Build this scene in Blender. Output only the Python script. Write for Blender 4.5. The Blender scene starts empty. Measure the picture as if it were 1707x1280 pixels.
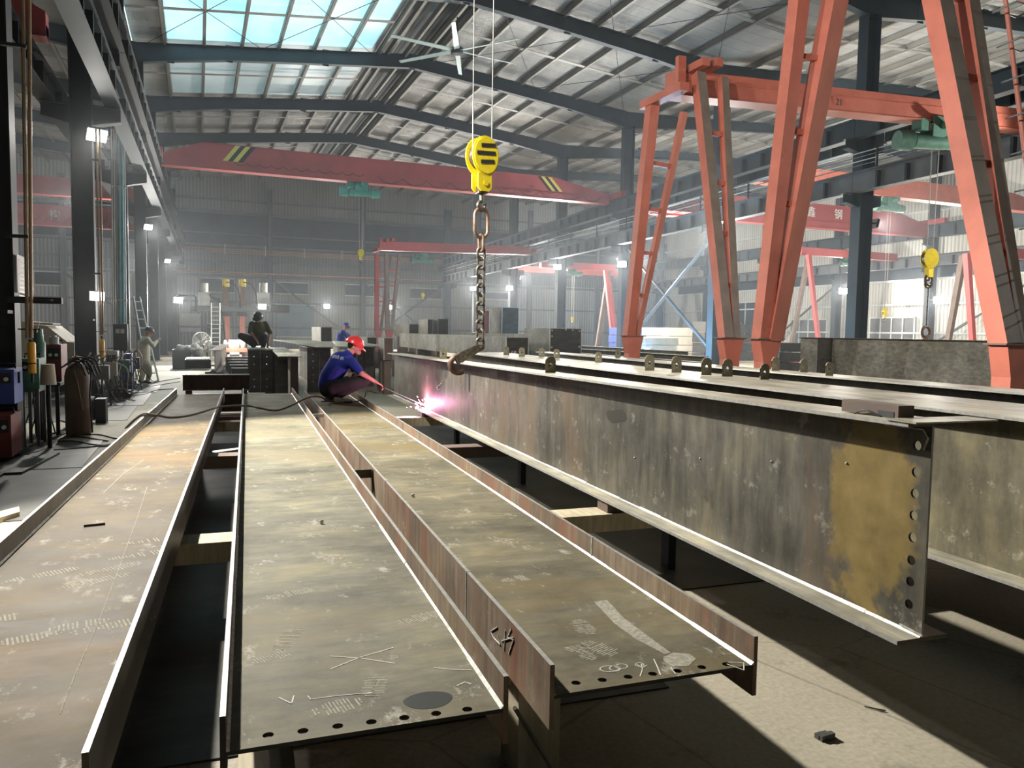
import bpy, math, random
from mathutils import Vector, Matrix
import numpy as np
random.seed(7)
SC = bpy.context.scene
COL = SC.collection
PI = math.pi

# ------------------------------------------------------------------ camera
F = 1270.; CX = 853.5; CY = 640.; H = 1.7
XV, YV, ROLL, BV = 330., 544., 0.015, 412.
_p = (CY - (YV + ROLL * (CX - XV))) * math.cos(ROLL)
PITCH = math.atan(_p / F)
def _cray(px, py):
    x, y = px - CX, py - CY
    c, s = math.cos(ROLL), math.sin(ROLL)
    x2 = c * x + s * y; y2 = -s * x + c * y
    cp, sp = math.cos(PITCH), math.sin(PITCH)
    return (x2, F * cp - y2 * sp, -(F * sp + y2 * cp))
_r = _cray(XV, YV); YAW = math.atan2(-_r[0], _r[1])
def ray(px, py):
    r = _cray(px, py); c, s = math.cos(YAW), math.sin(YAW)
    return Vector((c * r[0] + s * r[1], -s * r[0] + c * r[1], r[2]))
EYE = Vector((0, 0, H))
def atz(px, py, z): d = ray(px, py); return EYE + d * ((z - H) / d.z)
def aty(px, py, y): d = ray(px, py); return EYE + d * (y / d.y)
def atx(px, py, x): d = ray(px, py); return EYE + d * (x / d.x)
_b = ray(BV, 545.); BA = math.atan2(_b.x, _b.y)          # the girders lie 3 degrees off the hall's own axis
BN = Vector((math.cos(BA), -math.sin(BA), 0)); BD = Vector((math.sin(BA), math.cos(BA), 0))
def B(u, v, z=0.): return BN * u + BD * v + Vector((0, 0, z))
def UV(P): return Vector((P.dot(BN), P.dot(BD), P.z))
def atv(px, py, v): d = ray(px, py); return UV(EYE + d * (v / d.dot(BD)))
def buz(px, py, z): return UV(atz(px, py, z))

cam = bpy.data.objects.new('camera', bpy.data.cameras.new('camera')); COL.objects.link(cam)
cam.data.sensor_width = 36.; cam.data.lens = F / 1707. * 36.; cam.data.clip_end = 300; cam.data.clip_start = .05
_f = ray(CX, CY).normalized(); _rt = (ray(CX + 100, CY) - ray(CX, CY)).normalized(); _up = _rt.cross(_f)
cam.matrix_world = Matrix(((_rt.x, _up.x, -_f.x, 0), (_rt.y, _up.y, -_f.y, 0), (_rt.z, _up.z, -_f.z, H), (0, 0, 0, 1)))
SC.camera = cam
SC.view_settings.view_transform = 'Standard'; SC.view_settings.look = 'None'
SC.view_settings.gamma = 1; SC.view_settings.use_curve_mapping = False
SC.view_settings.exposure = 0.4
SC.cycles.use_denoising = True
SC.cycles.max_bounces = 5; SC.cycles.diffuse_bounces = 1; SC.cycles.glossy_bounces = 3
SC.cycles.transmission_bounces = 3; SC.cycles.transparent_max_bounces = 6
SC.cycles.sample_clamp_indirect = 6.; SC.cycles.caustics_reflective = False; SC.cycles.caustics_refractive = False
SC.cycles.volume_bounces = 0
W = bpy.data.worlds.new('sky'); SC.world = W; W.use_nodes = True
W.node_tree.nodes['Background'].inputs[0].default_value = (.55, .86, .95, 1)
W.node_tree.nodes['Background'].inputs[1].default_value = 3.3

def point(name, loc, power, col=(1, .97, .90), r=.12):
    d = bpy.data.lights.new(name, 'POINT'); d.energy = power; d.color = col; d.shadow_soft_size = r
    o = bpy.data.objects.new(name, d); COL.objects.link(o); o.location = loc; return o
def spot(name, loc, target, power, col=(1, .97, .90), r=.12, size=150, blend=.5):
    d = bpy.data.lights.new(name, 'SPOT'); d.energy = power; d.color = col; d.shadow_soft_size = r
    d.spot_size = math.radians(size); d.spot_blend = blend
    o = bpy.data.objects.new(name, d); COL.objects.link(o); o.location = loc
    o.rotation_euler = (Vector(target) - Vector(loc)).to_track_quat('-Z', 'Y').to_euler(); return o

# ------------------------------------------------------------------ materials
MATS = {}
def _nt(name):
    m = bpy.data.materials.new(name); m.use_nodes = True; nt = m.node_tree
    MATS[name] = m; return m, nt, nt.nodes['Principled BSDF']
def _noise(nt, scale, stretch=(1, 1, 1), detail=5, rough=.55, loc=(0, 0, 0)):
    tc = nt.nodes.new('ShaderNodeTexCoord'); mp = nt.nodes.new('ShaderNodeMapping'); nz = nt.nodes.new('ShaderNodeTexNoise')
    mp.inputs['Scale'].default_value = stretch; mp.inputs['Location'].default_value = loc
    nz.inputs['Scale'].default_value = scale; nz.inputs['Detail'].default_value = detail; nz.inputs['Roughness'].default_value = rough
    nt.links.new(tc.outputs['Object'], mp.inputs[0]); nt.links.new(mp.outputs[0], nz.inputs['Vector']); return nz.outputs[0]
def _ramp(nt, fac, stops):
    r = nt.nodes.new('ShaderNodeValToRGB'); e = r.color_ramp.elements
    e[0].position, e[0].color = stops[0][0], (*stops[0][1], 1); e[1].position, e[1].color = stops[-1][0], (*stops[-1][1], 1)
    for p, c in stops[1:-1]:
        k = e.new(p); k.color = (*c, 1)
    nt.links.new(fac, r.inputs[0]); return r.outputs[0]
def _mix(nt, fac, a, b, mode='MIX'):
    m = nt.nodes.new('ShaderNodeMix'); m.data_type = 'RGBA'; m.blend_type = mode
    for i, v in ((0, fac), (6, a), (7, b)):
        if isinstance(v, (int, float)): m.inputs[i].default_value = v
        elif isinstance(v, tuple): m.inputs[i].default_value = (*v, 1)
        else: nt.links.new(v, m.inputs[i])
    return m.outputs[2]
def _bump(nt, bs, h, s, d=.01):
    b = nt.nodes.new('ShaderNodeBump'); b.inputs['Strength'].default_value = s; b.inputs['Distance'].default_value = d
    nt.links.new(h, b.inputs['Height']); nt.links.new(b.outputs[0], bs.inputs['Normal'])
def paint(name, c, rough=.55, metal=0., var=.25, scale=3., stretch=(1, 1, 1), c2=None, amt=(.55, .75), bump=0.):
    m, nt, bs = _nt(name)
    n = _noise(nt, scale, stretch)
    lo = tuple(x * (1 - var) for x in c); hi = tuple(min(1, x * (1 + var)) for x in c)
    col = _ramp(nt, n, [(.3, lo), (.7, hi)])
    if c2:
        k = _noise(nt, scale * 2.3, stretch, loc=(3, 5, 1))
        col = _mix(nt, _ramp(nt, k, [(amt[0], (0, 0, 0)), (amt[1], (1, 1, 1))]), col, c2)
    nt.links.new(col, bs.inputs['Base Color']); bs.inputs['Roughness'].default_value = rough; bs.inputs['Metallic'].default_value = metal
    if bump: _bump(nt, bs, n, bump)
    return m
def emit(name, c, s):
    m, nt, bs = _nt(name); bs.inputs['Base Color'].default_value = (*c, 1)
    bs.inputs['Emission Color'].default_value = (*c, 1); bs.inputs['Emission Strength'].default_value = s; return m
def steel(name, ca, cb, dust, streak=(9, 1, 1), rough=.5, metal=.35, dusty=.62, patch=None, rust=None):
    """rolled plate: large tone patches, fine streaks, pale scuffs, optional ochre patch with a noisy border"""
    m, nt, bs = _nt(name)
    col = _ramp(nt, _noise(nt, 1.1, (1, 1, 1), 6, .6), [(.35, ca), (.65, cb)])
    st = _noise(nt, 2.6, streak, 6, .7, (2, 7, 4))
    col = _mix(nt, .75, col, _ramp(nt, st, [(.28, (.42, .42, .43)), (.5, (.92, .92, .9)), (.74, (1.6, 1.55, 1.42))]), 'MULTIPLY')
    col = _mix(nt, .8, col, _ramp(nt, _noise(nt, 2.2, (1, 1, 1), 8, .7, (6, 3, 1)), [(.32, (.62, .60, .56)), (.5, (1, 1, 1)), (.68, (1.3, 1.24, 1.05))]), 'MULTIPLY')
    if rust:
        rn = _noise(nt, 1.7, (streak[0] * .4, streak[1] * .4, streak[2] * .4), 5, .6, (9, 2, 6))
        col = _mix(nt, _ramp(nt, rn, [(.5, (0, 0, 0)), (.68, (.8, .8, .8))]), col, rust)
    du = _noise(nt, 5.5, (1.6, 1, 1), 9, .78, (4, 1, 8))
    col = _mix(nt, _ramp(nt, du, [(dusty, (0, 0, 0)), (dusty + .07, (.55, .55, .55)), (dusty + .16, (.9, .9, .9))]), col, dust)
    dk = _noise(nt, 3.1, (1, 1, 1), 4, .5, (7, 7, 7))
    col = _mix(nt, _ramp(nt, dk, [(.66, (0, 0, 0)), (.72, (.6, .6, .6))]), col, tuple(x * .45 for x in ca))
    if patch:
        (cx, cy, cz), (rx, ry, rz), pc = patch
        tc = nt.nodes.new('ShaderNodeTexCoord'); mp = nt.nodes.new('ShaderNodeMapping'); mp.vector_type = 'POINT'
        mp.inputs['Location'].default_value = (-cx / rx, -cy / ry, -cz / rz); mp.inputs['Scale'].default_value = (1 / rx, 1 / ry, 1 / rz)
        ln = nt.nodes.new('ShaderNodeVectorMath'); ln.operation = 'LENGTH'
        nt.links.new(tc.outputs['Object'], mp.inputs[0]); nt.links.new(mp.outputs[0], ln.inputs[0])
        ad = nt.nodes.new('ShaderNodeMath'); ad.operation = 'ADD'
        ns = nt.nodes.new('ShaderNodeMath'); ns.operation = 'MULTIPLY_ADD'; ns.inputs[1].default_value = 1.6; ns.inputs[2].default_value = -.8
        nt.links.new(_noise(nt, 4., (1, 1, 1), 7, .65), ns.inputs[0])
        nt.links.new(ln.outputs['Value'], ad.inputs[0]); nt.links.new(ns.outputs[0], ad.inputs[1])
        pcol = _ramp(nt, _noise(nt, 7, (1, 1, 1), 5, .6, (1, 1, 2)), [(.3, tuple(x * .6 for x in pc)), (.7, pc)])
        col = _mix(nt, _ramp(nt, ad.outputs[0], [(.78, (.85, .85, .85)), (.98, (0, 0, 0))]), col, pcol)
    nt.links.new(col, bs.inputs['Base Color'])
    bs.inputs['Metallic'].default_value = metal; bs.inputs['Specular IOR Level'].default_value = .22
    rr = nt.nodes.new('ShaderNodeMapRange'); rr.inputs[3].default_value = rough - .12; rr.inputs[4].default_value = rough + .2
    nt.links.new(st, rr.inputs[0]); nt.links.new(rr.outputs[0], bs.inputs['Roughness'])
    _bump(nt, bs, st, .12, .004); return m

DUST = (.42, .39, .31)
steel('web_brown', (.080, .058, .032), (.150, .118, .070), (.46, .42, .33), (1, 3.0, 1), .66, .05, .575, rust=(.20, .125, .05))
steel('web_grey', (.145, .135, .096), (.25, .235, .175), (.50, .47, .39), (1, 3.2, 1), .66, .05, .58, rust=(.24, .20, .12))
steel('web_olive', (.13, .116, .078), (.24, .215, .145), (.50, .47, .38), (1, 3.0, 1), .66, .05, .58, rust=(.20, .15, .07))
steel('web_tall', (.08, .077, .064), (.17, .158, .13), (.40, .37, .30), (1, 4.5, .8), .48, .15, .575,
      patch=((0, .30, .46), (.6, .25, .55), (.36, .26, .09)), rust=(.17, .125, .085))
steel('web_pale', (.20, .19, .16), (.32, .31, .27), DUST, (1, 3, 6), .55, .1, .7)
steel('flange_steel', (.11, .10, .08), (.17, .155, .125), (.30, .28, .23), (1, 6, 1), .45, .3, .66)
steel('flange_rust', (.20, .145, .105), (.33, .26, .19), (.50, .43, .35), (1, 9, .6), .6, .05, .60, rust=(.32, .14, .08))
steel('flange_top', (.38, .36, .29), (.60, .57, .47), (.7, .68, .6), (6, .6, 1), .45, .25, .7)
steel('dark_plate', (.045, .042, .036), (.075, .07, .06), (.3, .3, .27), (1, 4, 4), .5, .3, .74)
steel('crosswise_brown', (.075, .05, .036), (.115, .078, .056), (.2, .17, .14), (4, 1, 2), .55, .2, .72)
paint('edge_bright', (.40, .39, .35), .45, .2, .2, 12, (1, 4, 1))
paint('weld_silver', (.52, .51, .45), .5, .2, .4, 40)
paint('chalk', (.75, .73, .65), .9, 0, .15, 60)
paint('oil_stain', (.05, .048, .042), .35, .1, .1, 8)
paint('dust_print', (.36, .335, .26), .9, 0, .35, 70)
paint('orange_paint', (.50, .15, .10), .5, 0, .14, 2.5, c2=(.36, .13, .09), amt=(.6, .8))
paint('orange_worn', (.46, .17, .12), .6, 0, .15, 3, (1, 1, .4))
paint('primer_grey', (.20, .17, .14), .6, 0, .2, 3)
paint('rust_primer', (.16, .115, .09), .65, 0, .2, 3)
paint('red_paint', (.42, .075, .07), .5, 0, .12, 1.2)
paint('dark_red', (.17, .03, .03), .5, 0, .2, 4)
paint('stripe_yellow', (.75, .58, .12), .5, 0, .08, 4)
paint('stripe_black', (.02, .02, .02), .5, 0, .1, 4)
paint('block_yellow', (.80, .62, .02), .4, 0, .12, 9, c2=(.35, .27, .05), amt=(.66, .74))
paint('cylinder_yellow', (.78, .44, .03), .4, 0, .12, 7)
paint('frame_dark', (.018, .022, .026), .6, .1, .2, 2)
paint('frame_blue', (.042, .062, .076), .5, .1, .15, 1.5)
paint('frame_grey', (.13, .145, .155), .5, .1, .15, 1.5)
paint('purlin_grey', (.21, .205, .185), .5, .3, .2, 2.5, (1, .2, 1))
paint('green_paint', (.05, .28, .22), .45, 0, .2, 6)
paint('dark_green', (.08, .20, .15), .45, 0, .2, 6)
paint('pale_silver', (.62, .62, .58), .35, .4, .15, 6)
paint('chain_steel', (.13, .115, .095), .35, .7, .5, 30, c2=(.30, .22, .14), amt=(.55, .7))
paint('hook_rust', (.17, .105, .07), .5, .3, .4, 20)
paint('rope', (.30, .29, .26), .6, .3, .2, 30)
paint('cable_black', (.02, .02, .022), .5, 0, .2, 8)
paint('hose_grey', (.22, .19, .15), .6, 0, .2, 14)
paint('pipe_brown', (.30, .22, .13), .45, .3, .25, 5, (1, 1, .3))
paint('pipe_white', (.62, .66, .64), .4, .1, .1, 4)
paint('pipe_blue', (.22, .50, .56), .4, .1, .15, 4)
paint('copper_bar', (.55, .27, .13), .4, .4, .15, 3)
paint('blue_cabinet', (.02, .05, .28), .45, 0, .2, 3)
paint('cloth_blue', (.018, .035, .30), .85, 0, .25, 9)
paint('cloth_dark', (.035, .037, .038), .9, 0, .3, 9)
paint('cloth_olive', (.09, .095, .04), .9, 0, .25, 7)
paint('cloth_cream', (.80, .78, .64), .9, 0, .12, 7)
paint('skin', (.56, .30, .21), .6, 0, .08, 8)
paint('hair_black', (.012, .011, .010), .7, 0, .2, 30)
paint('helmet_red', (.72, .045, .05), .3, 0, .06, 5)
paint('helmet_blue', (.03, .06, .35), .35, 0, .06, 5)
paint('helmet_dark', (.06, .07, .08), .35, 0, .06, 5)
paint('shoe_grey', (.38, .34, .28), .8, 0, .2, 12)
paint('sole_dark', (.03, .03, .03), .8, 0, .1, 12)
paint('tan_panel', (.45, .41, .32), .7, 0, .12, 2)
paint('wood_block', (.58, .50, .34), .8, 0, .2, 5, (6, 1, 1))
paint('door_grey', (.16, .165, .17), .5, .1, .15, 1)
paint('window_dark', (.035, .05, .065), .25, .1, .3, .8)
paint('shutter_blue', (.16, .24, .30), .5, .1, .15, 1.5)
paint('rubble_dark', (.09, .085, .075), .9, 0, .3, 15)
paint('bag_white', (.85, .83, .76), .85, 0, .3, 12)
paint('print_white', (.85, .85, .82), .7, 0, .03, 3)
paint('text_dark', (.05, .05, .05), .7, 0, .03, 3)
paint('fan_blade', (.50, .62, .60), .4, .2, .1, 3)
paint('plate_and_shadow', (.11, .105, .09), .6, .2, .25, 2)
emit('lamp_white', (1, .97, .9), 40.)
emit('lamp_warm', (1, .95, .82), 40.)
emit('arc_white', (.95, .8, 1), 60.)
emit('arc_blue', (.5, .8, 1), 60.)
emit('spark_pink', (1, .45, .75), 14.)
def _special():
    # concrete floor: worn, stained, small cracks
    m, nt, bs = _nt('concrete')
    col = _ramp(nt, _noise(nt, .35, detail=8, rough=.62), [(.3, (.36, .32, .235)), (.7, (.56, .505, .38))])
    col = _mix(nt, _ramp(nt, _noise(nt, 2.2, detail=8, rough=.7, loc=(4, 4, 0)), [(.58, (0, 0, 0)), (.7, (.75, .75, .75))]), col, (.20, .18, .135))
    col = _mix(nt, .5, col, _ramp(nt, _noise(nt, 40, detail=3), [(.3, (.7, .7, .7)), (.7, (1.25, 1.25, 1.25))]), 'MULTIPLY')
    vo = nt.nodes.new('ShaderNodeTexVoronoi'); vo.feature = 'DISTANCE_TO_EDGE'; vo.inputs['Scale'].default_value = .9
    tc = nt.nodes.new('ShaderNodeTexCoord'); nt.links.new(tc.outputs['Object'], vo.inputs['Vector'])
    col = _mix(nt, _ramp(nt, vo.outputs['Distance'], [(.0, (.5, .5, .5)), (.006, (0, 0, 0))]), col, (.12, .11, .08))
    nt.links.new(col, bs.inputs['Base Color']); bs.inputs['Roughness'].default_value = .75
    _bump(nt, bs, _noise(nt, 18, detail=4), .25, .006)
    # foil-faced insulation between the purlins, creased
    for nm, ca, cb in (('foil', (.30, .305, .30), (.53, .535, .52)),):
        m, nt, bs = _nt(nm)
        col = _ramp(nt, _noise(nt, .8, (1, .5, 1), 7, .65), [(.3, ca), (.7, cb)])
        w = nt.nodes.new('ShaderNodeTexWave'); w.bands_direction = 'Y'; w.inputs['Scale'].default_value = .42; w.inputs['Distortion'].default_value = .3
        tc = nt.nodes.new('ShaderNodeTexCoord'); nt.links.new(tc.outputs['Object'], w.inputs['Vector'])
        col = _mix(nt, _ramp(nt, w.outputs[1], [(.0, (.6, .6, .6)), (.012, (0, 0, 0))]), col, (.12, .12, .12))
        nt.links.new(col, bs.inputs['Base Color']); bs.inputs['Roughness'].default_value = .30; bs.inputs['Metallic'].default_value = .5
        _bump(nt, bs, _noise(nt, 5, (3, 1, 1), 6, .75), 1., .06)
    # daylight panels: milky sheet the sky shines through
    m, nt, bs = _nt('skylight')
    tr = nt.nodes.new('ShaderNodeBsdfTranslucent'); mx = nt.nodes.new('ShaderNodeMixShader')
    col = _ramp(nt, _noise(nt, .55, (1, .6, 1), 5, .6), [(.3, (.62, .78, .80)), (.72, (.88, .93, .93))])
    nt.links.new(col, tr.inputs[0]); nt.links.new(col, bs.inputs['Base Color']); bs.inputs['Roughness'].default_value = .35
    mx.inputs[0].default_value = .35; nt.links.new(tr.outputs[0], mx.inputs[1]); nt.links.new(bs.outputs[0], mx.inputs[2])
    nt.links.new(mx.outputs[0], nt.nodes['Material Output'].inputs[0])
    m, nt, bs = _nt('skylight_pale')
    tr = nt.nodes.new('ShaderNodeBsdfTranslucent'); mx = nt.nodes.new('ShaderNodeMixShader')
    col = _ramp(nt, _noise(nt, .55, (1, .6, 1), 5, .6), [(.3, (.66, .72, .74)), (.72, (.90, .92, .92))])
    nt.links.new(col, tr.inputs[0]); nt.links.new(col, bs.inputs['Base Color']); bs.inputs['Roughness'].default_value = .35
    mx.inputs[0].default_value = .72; nt.links.new(tr.outputs[0], mx.inputs[1]); nt.links.new(bs.outputs[0], mx.inputs[2])
    nt.links.new(mx.outputs[0], nt.nodes['Material Output'].inputs[0])
    # corrugated sheet walls
    for nm, c, axis in (('sheet_light', (.74, .73, .66), 'Y'), ('sheet_back', (.34, .37, .37), 'X'), ('sheet_dim', (.20, .23, .24), 'X')):
        m, nt, bs = _nt(nm)
        w = nt.nodes.new('ShaderNodeTexWave'); w.bands_direction = axis; w.inputs['Scale'].default_value = 1.25 / 1.0; w.inputs['Distortion'].default_value = 0
        tc = nt.nodes.new('ShaderNodeTexCoord'); nt.links.new(tc.outputs['Object'], w.inputs['Vector'])
        col = _ramp(nt, _noise(nt, .5, (1, 1, .3), 6, .6), [(.3, tuple(x * .72 for x in c)), (.7, c)])
        col = _mix(nt, .8, col, _ramp(nt, w.outputs[1], [(.0, (.62, .62, .6)), (.35, (1, 1, 1))]), 'MULTIPLY')
        nt.links.new(col, bs.inputs['Base Color']); bs.inputs['Roughness'].default_value = .55; bs.inputs['Metallic'].default_value = .1
        _bump(nt, bs, w.outputs[1], .6, .03)
_special()

# ------------------------------------------------------------------ mesh builder
class MB:
    def __init__(s): s.v = []; s.f = []; s.m = []; s.s = []; s.mats = []
    def mi(s, name):
        if name not in s.mats: s.mats.append(name)
        return s.mats.index(name)
    def add(s, vs, fs, mat, smooth=False):
        o = len(s.v); k = s.mi(mat); s.v += [tuple(p) for p in vs]
        for f in fs: s.f.append(tuple(i + o for i in f)); s.m.append(k); s.s.append(smooth)
        return s
    def hexa(s, p, mat, tops=None):
        fs = [(0, 3, 2, 1), (4, 5, 6, 7), (0, 1, 5, 4), (1, 2, 6, 5), (2, 3, 7, 6), (3, 0, 4, 7)]
        for i, f in enumerate(fs): s.add(p, [f], (tops or {}).get(i, mat)) if tops else None
        if not tops: s.add(p, fs, mat)
        return s
    def box(s, a, b, mat, tops=None):
        x0, y0, z0 = a; x1, y1, z1 = b
        return s.hexa([(x0, y0, z0), (x1, y0, z0), (x1, y1, z0), (x0, y1, z0), (x0, y0, z1), (x1, y0, z1), (x1, y1, z1), (x0, y1, z1)], mat, tops)
    def bar(s, p0, p1, w, h, mat, up=(0, 0, 1), w1=None, h1=None, side=None):
        p0, p1 = Vector(p0), Vector(p1); d = (p1 - p0).normalized(); up = Vector(up)
        if abs(d.dot(up)) > .98: up = Vector((0, 1, 0))
        x = d.cross(up).normalized(); z = x.cross(d).normalized(); w1 = w1 or w; h1 = h1 or h
        P = []
        for p, ww, hh in ((p0, w, h), (p1, w1, h1)):
            P += [p - x * ww / 2 - z * hh / 2, p + x * ww / 2 - z * hh / 2, p + x * ww / 2 + z * hh / 2, p - x * ww / 2 + z * hh / 2]
        if side: s.add(P, [(0, 4, 5, 1), (2, 6, 7, 3)], side); return s.add(P, [(0, 1, 2, 3), (7, 6, 5, 4), (1, 5, 6, 2), (3, 7, 4, 0)], mat)
        return s.add(P, [(0, 1, 2, 3), (7, 6, 5, 4), (0, 4, 5, 1), (1, 5, 6, 2), (2, 6, 7, 3), (3, 7, 4, 0)], mat)
    def hsec(s, p0, p1, Hh, Wd, tw, tf, mat, up=(0, 0, 1), fm=None):
        p0, p1 = Vector(p0), Vector(p1); d = (p1 - p0).normalized(); up = Vector(up)
        if abs(d.dot(up)) > .98: up = Vector((0, 1, 0))
        x = d.cross(up).normalized(); z = x.cross(d).normalized()
        s.bar(p0, p1, tw, Hh - 2 * tf, mat, z)
        for k in (-1, 1): s.bar(p0 + z * k * (Hh - tf) / 2, p1 + z * k * (Hh - tf) / 2, Wd, tf, fm or mat, z)
        return s
    def tube(s, pts, r, mat, n=8, cap=True):
        pts = [Vector(p) for p in pts]; k = len(pts); rs = r if isinstance(r, (list, tuple)) else [r] * k
        V = []; prev = None
        for i, p in enumerate(pts):
            t = (pts[min(i + 1, k - 1)] - pts[max(i - 1, 0)])
            t = t.normalized() if t.length > 1e-9 else Vector((0, 0, 1))
            if prev is None:
                a = Vector((0, 0, 1)) if abs(t.z) < .9 else Vector((1, 0, 0)); x = t.cross(a).normalized()
            else: x = (prev - t * prev.dot(t)).normalized()
            prev = x; y = t.cross(x)
            V += [p + (x * math.cos(2 * PI * j / n) + y * math.sin(2 * PI * j / n)) * rs[i] for j in range(n)]
        fs = [(i * n + j, i * n + (j + 1) % n, (i + 1) * n + (j + 1) % n, (i + 1) * n + j) for i in range(k - 1) for j in range(n)]
        s.add(V, fs, mat, True)
        if cap: s.add(V[:n][::-1], [tuple(range(n))], mat); s.add(V[-n:], [tuple(range(n))], mat)
        return s
    def torus(s, c, ax1, ax2, R, r, mat, n=20, m=8, a0=0, a1=2 * PI):
        c, ax1, ax2 = Vector(c), Vector(ax1), Vector(ax2)
        pts = [c + ax1 * math.cos(a0 + (a1 - a0) * i / n) * R + ax2 * math.sin(a0 + (a1 - a0) * i / n) * R for i in range(n + 1)]
        return s.tube(pts, r, mat, m, cap=(a1 - a0) < 6.2)
    def ball(s, c, r, mat, n=12, m=8):
        c = Vector(c); r = r if isinstance(r, (tuple, list)) else (r, r, r)
        V = [(c.x + r[0] * math.sin(PI * i / m) * math.cos(2 * PI * j / n), c.y + r[1] * math.sin(PI * i / m) * math.sin(2 * PI * j / n), c.z + r[2] * math.cos(PI * i / m)) for i in range(m + 1) for j in range(n)]
        return s.add(V, [(i * n + j, (i + 1) * n + j, (i + 1) * n + (j + 1) % n, i * n + (j + 1) % n) for i in range(m) for j in range(n)], mat, True)
    def prism(s, poly, ax, t, mat, origin=(0, 0, 0)):
        """poly: 3-D points of a planar outline, pushed along vector t"""
        t = Vector(t); P = [Vector(p) for p in poly]; n = len(P)
        s.add(P + [p + t for p in P], [tuple(range(n))[::-1], tuple(range(n, 2 * n))] + [(i, (i + 1) % n, n + (i + 1) % n, n + i) for i in range(n)], mat); return s
    def holed(s, fn, a0, a1, b0, b1, holes, r, mat, wall='dark_plate', n=16, th=.012):
        """strip a0..a1 by b0..b1 (b is the narrow way) with round holes at (a, b); fn(a, b, depth) -> 3-D"""
        hs = sorted(holes); cuts = [a0] + [(hs[i][0] + hs[i + 1][0]) / 2 for i in range(len(hs) - 1)] + [a1]
        for (ha, hb), c0, c1 in zip(hs, cuts[:-1], cuts[1:]):
            ring = []; out = []
            for j in range(n):
                t = 2 * PI * j / n; dx, dy = math.cos(t), math.sin(t)
                ring.append((ha + r * dx, hb + r * dy))
                k = min(((c1 - ha) / dx if dx > 1e-6 else (c0 - ha) / dx if dx < -1e-6 else 1e9), ((b1 - hb) / dy if dy > 1e-6 else (b0 - hb) / dy if dy < -1e-6 else 1e9))
                out.append((ha + dx * k, hb + dy * k))
            # corner snap
            for cx, cy in ((c0, b0), (c0, b1), (c1, b0), (c1, b1)):
                j = min(range(n), key=lambda q: (out[q][0] - cx) ** 2 + (out[q][1] - cy) ** 2); out[j] = (cx, cy)
            for dep, flip in ((0, False), (th, True)):
                V = [fn(*p, dep) for p in ring] + [fn(*p, dep) for p in out]
                fs = [(j, (j + 1) % n, n + (j + 1) % n, n + j) for j in range(n)]
                s.add(V, [f[::-1] if not flip else f for f in fs], mat)
            V = [fn(*p, 0) for p in ring] + [fn(*p, th) for p in ring]
            s.add(V, [(j, (j + 1) % n, n + (j + 1) % n, n + j) for j in range(n)], wall)
        return s
    def build(s, name, parent=None, kind=None, smooth_angle=None):
        ox, oy, oz = ORG.get(parent.name if parent else None, (0, 0, 0))
        me = bpy.data.meshes.new(name)
        me.from_pydata([(x - ox, y - oy, z - oz) for x, y, z in s.v], [], s.f)
        for k in s.mats: me.materials.append(MATS[k])
        me.polygons.foreach_set('material_index', s.m); me.polygons.foreach_set('use_smooth', s.s); me.update()
        o = bpy.data.objects.new(name, me); COL.objects.link(o)
        if parent: o.parent = parent; ORG[o.name] = (ox, oy, oz)
        if kind: o['kind'] = kind
        return o
ORG = {}
def tag(o, label=None, cat=None, group=None, kind=None):
    if label: o['label'] = label
    if cat: o['category'] = cat
    if group: o['group'] = group
    if kind: o['kind'] = kind
    return o
def thing(name, label, cat, loc, group=None, beam=False, kind=None):
    """an Empty at the thing's base; beam=True: its children are given in the girders' own (u, v, z)"""
    o = bpy.data.objects.new(name, None); COL.objects.link(o); o.empty_display_size = .1
    loc = Vector(loc)
    if beam: o.location = B(*loc); o.rotation_euler = (0, 0, -BA)
    else: o.location = loc
    ORG[o.name] = tuple(loc); return tag(o, label, cat, group, kind)
def solo(mb, name, label, cat, group=None, kind=None, beam=False):
    """a thing that is one mesh; its origin moves to the base of its bounding box"""
    xs = [p[0] for p in mb.v]; ys = [p[1] for p in mb.v]; zs = [p[2] for p in mb.v]
    c = ((min(xs) + max(xs)) / 2, (min(ys) + max(ys)) / 2, min(zs))
    mb.v = [(x - c[0], y - c[1], z - c[2]) for x, y, z in mb.v]
    o = mb.build(name)
    if beam: o.location = B(*c); o.rotation_euler = (0, 0, -BA)
    else: o.location = c
    ORG[o.name] = c
    return tag(o, label, cat, group, kind)
def text_mesh(body, size, origin, right, up, thick, mat):
    """lettering as real raised strokes; returned as an MB"""
    cu = bpy.data.curves.new('lettering', 'FONT'); cu.body = body; cu.size = size; cu.align_x = 'CENTER'; cu.align_y = 'CENTER'; cu.extrude = thick / 2
    cu.resolution_u = 3
    ob = bpy.data.objects.new('lettering', cu); COL.objects.link(ob)
    dg = bpy.context.evaluated_depsgraph_get(); me = bpy.data.meshes.new_from_object(ob.evaluated_get(dg))
    bpy.data.objects.remove(ob); r, u, o = Vector(right).normalized(), Vector(up).normalized(), Vector(origin); n = r.cross(u)
    mb = MB(); mb.add([o + r * v.co.x + u * v.co.y + n * v.co.z for v in me.vertices], [tuple(p.vertices) for p in me.polygons], mat)
    return mb
def merge(a, b):
    o = len(a.v); a.v += b.v
    for f, m, sm in zip(b.f, b.m, b.s):
        a.f.append(tuple(i + o for i in f)); a.m.append(a.mi(b.mats[m])); a.s.append(sm)
    return a
def arc(p0, p1, sag, n=14):
    p0, p1 = Vector(p0), Vector(p1)
    return [p0.lerp(p1, i / n) - Vector((0, 0, sag * 4 * (i / n) * (1 - i / n))) for i in range(n + 1)]
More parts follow.
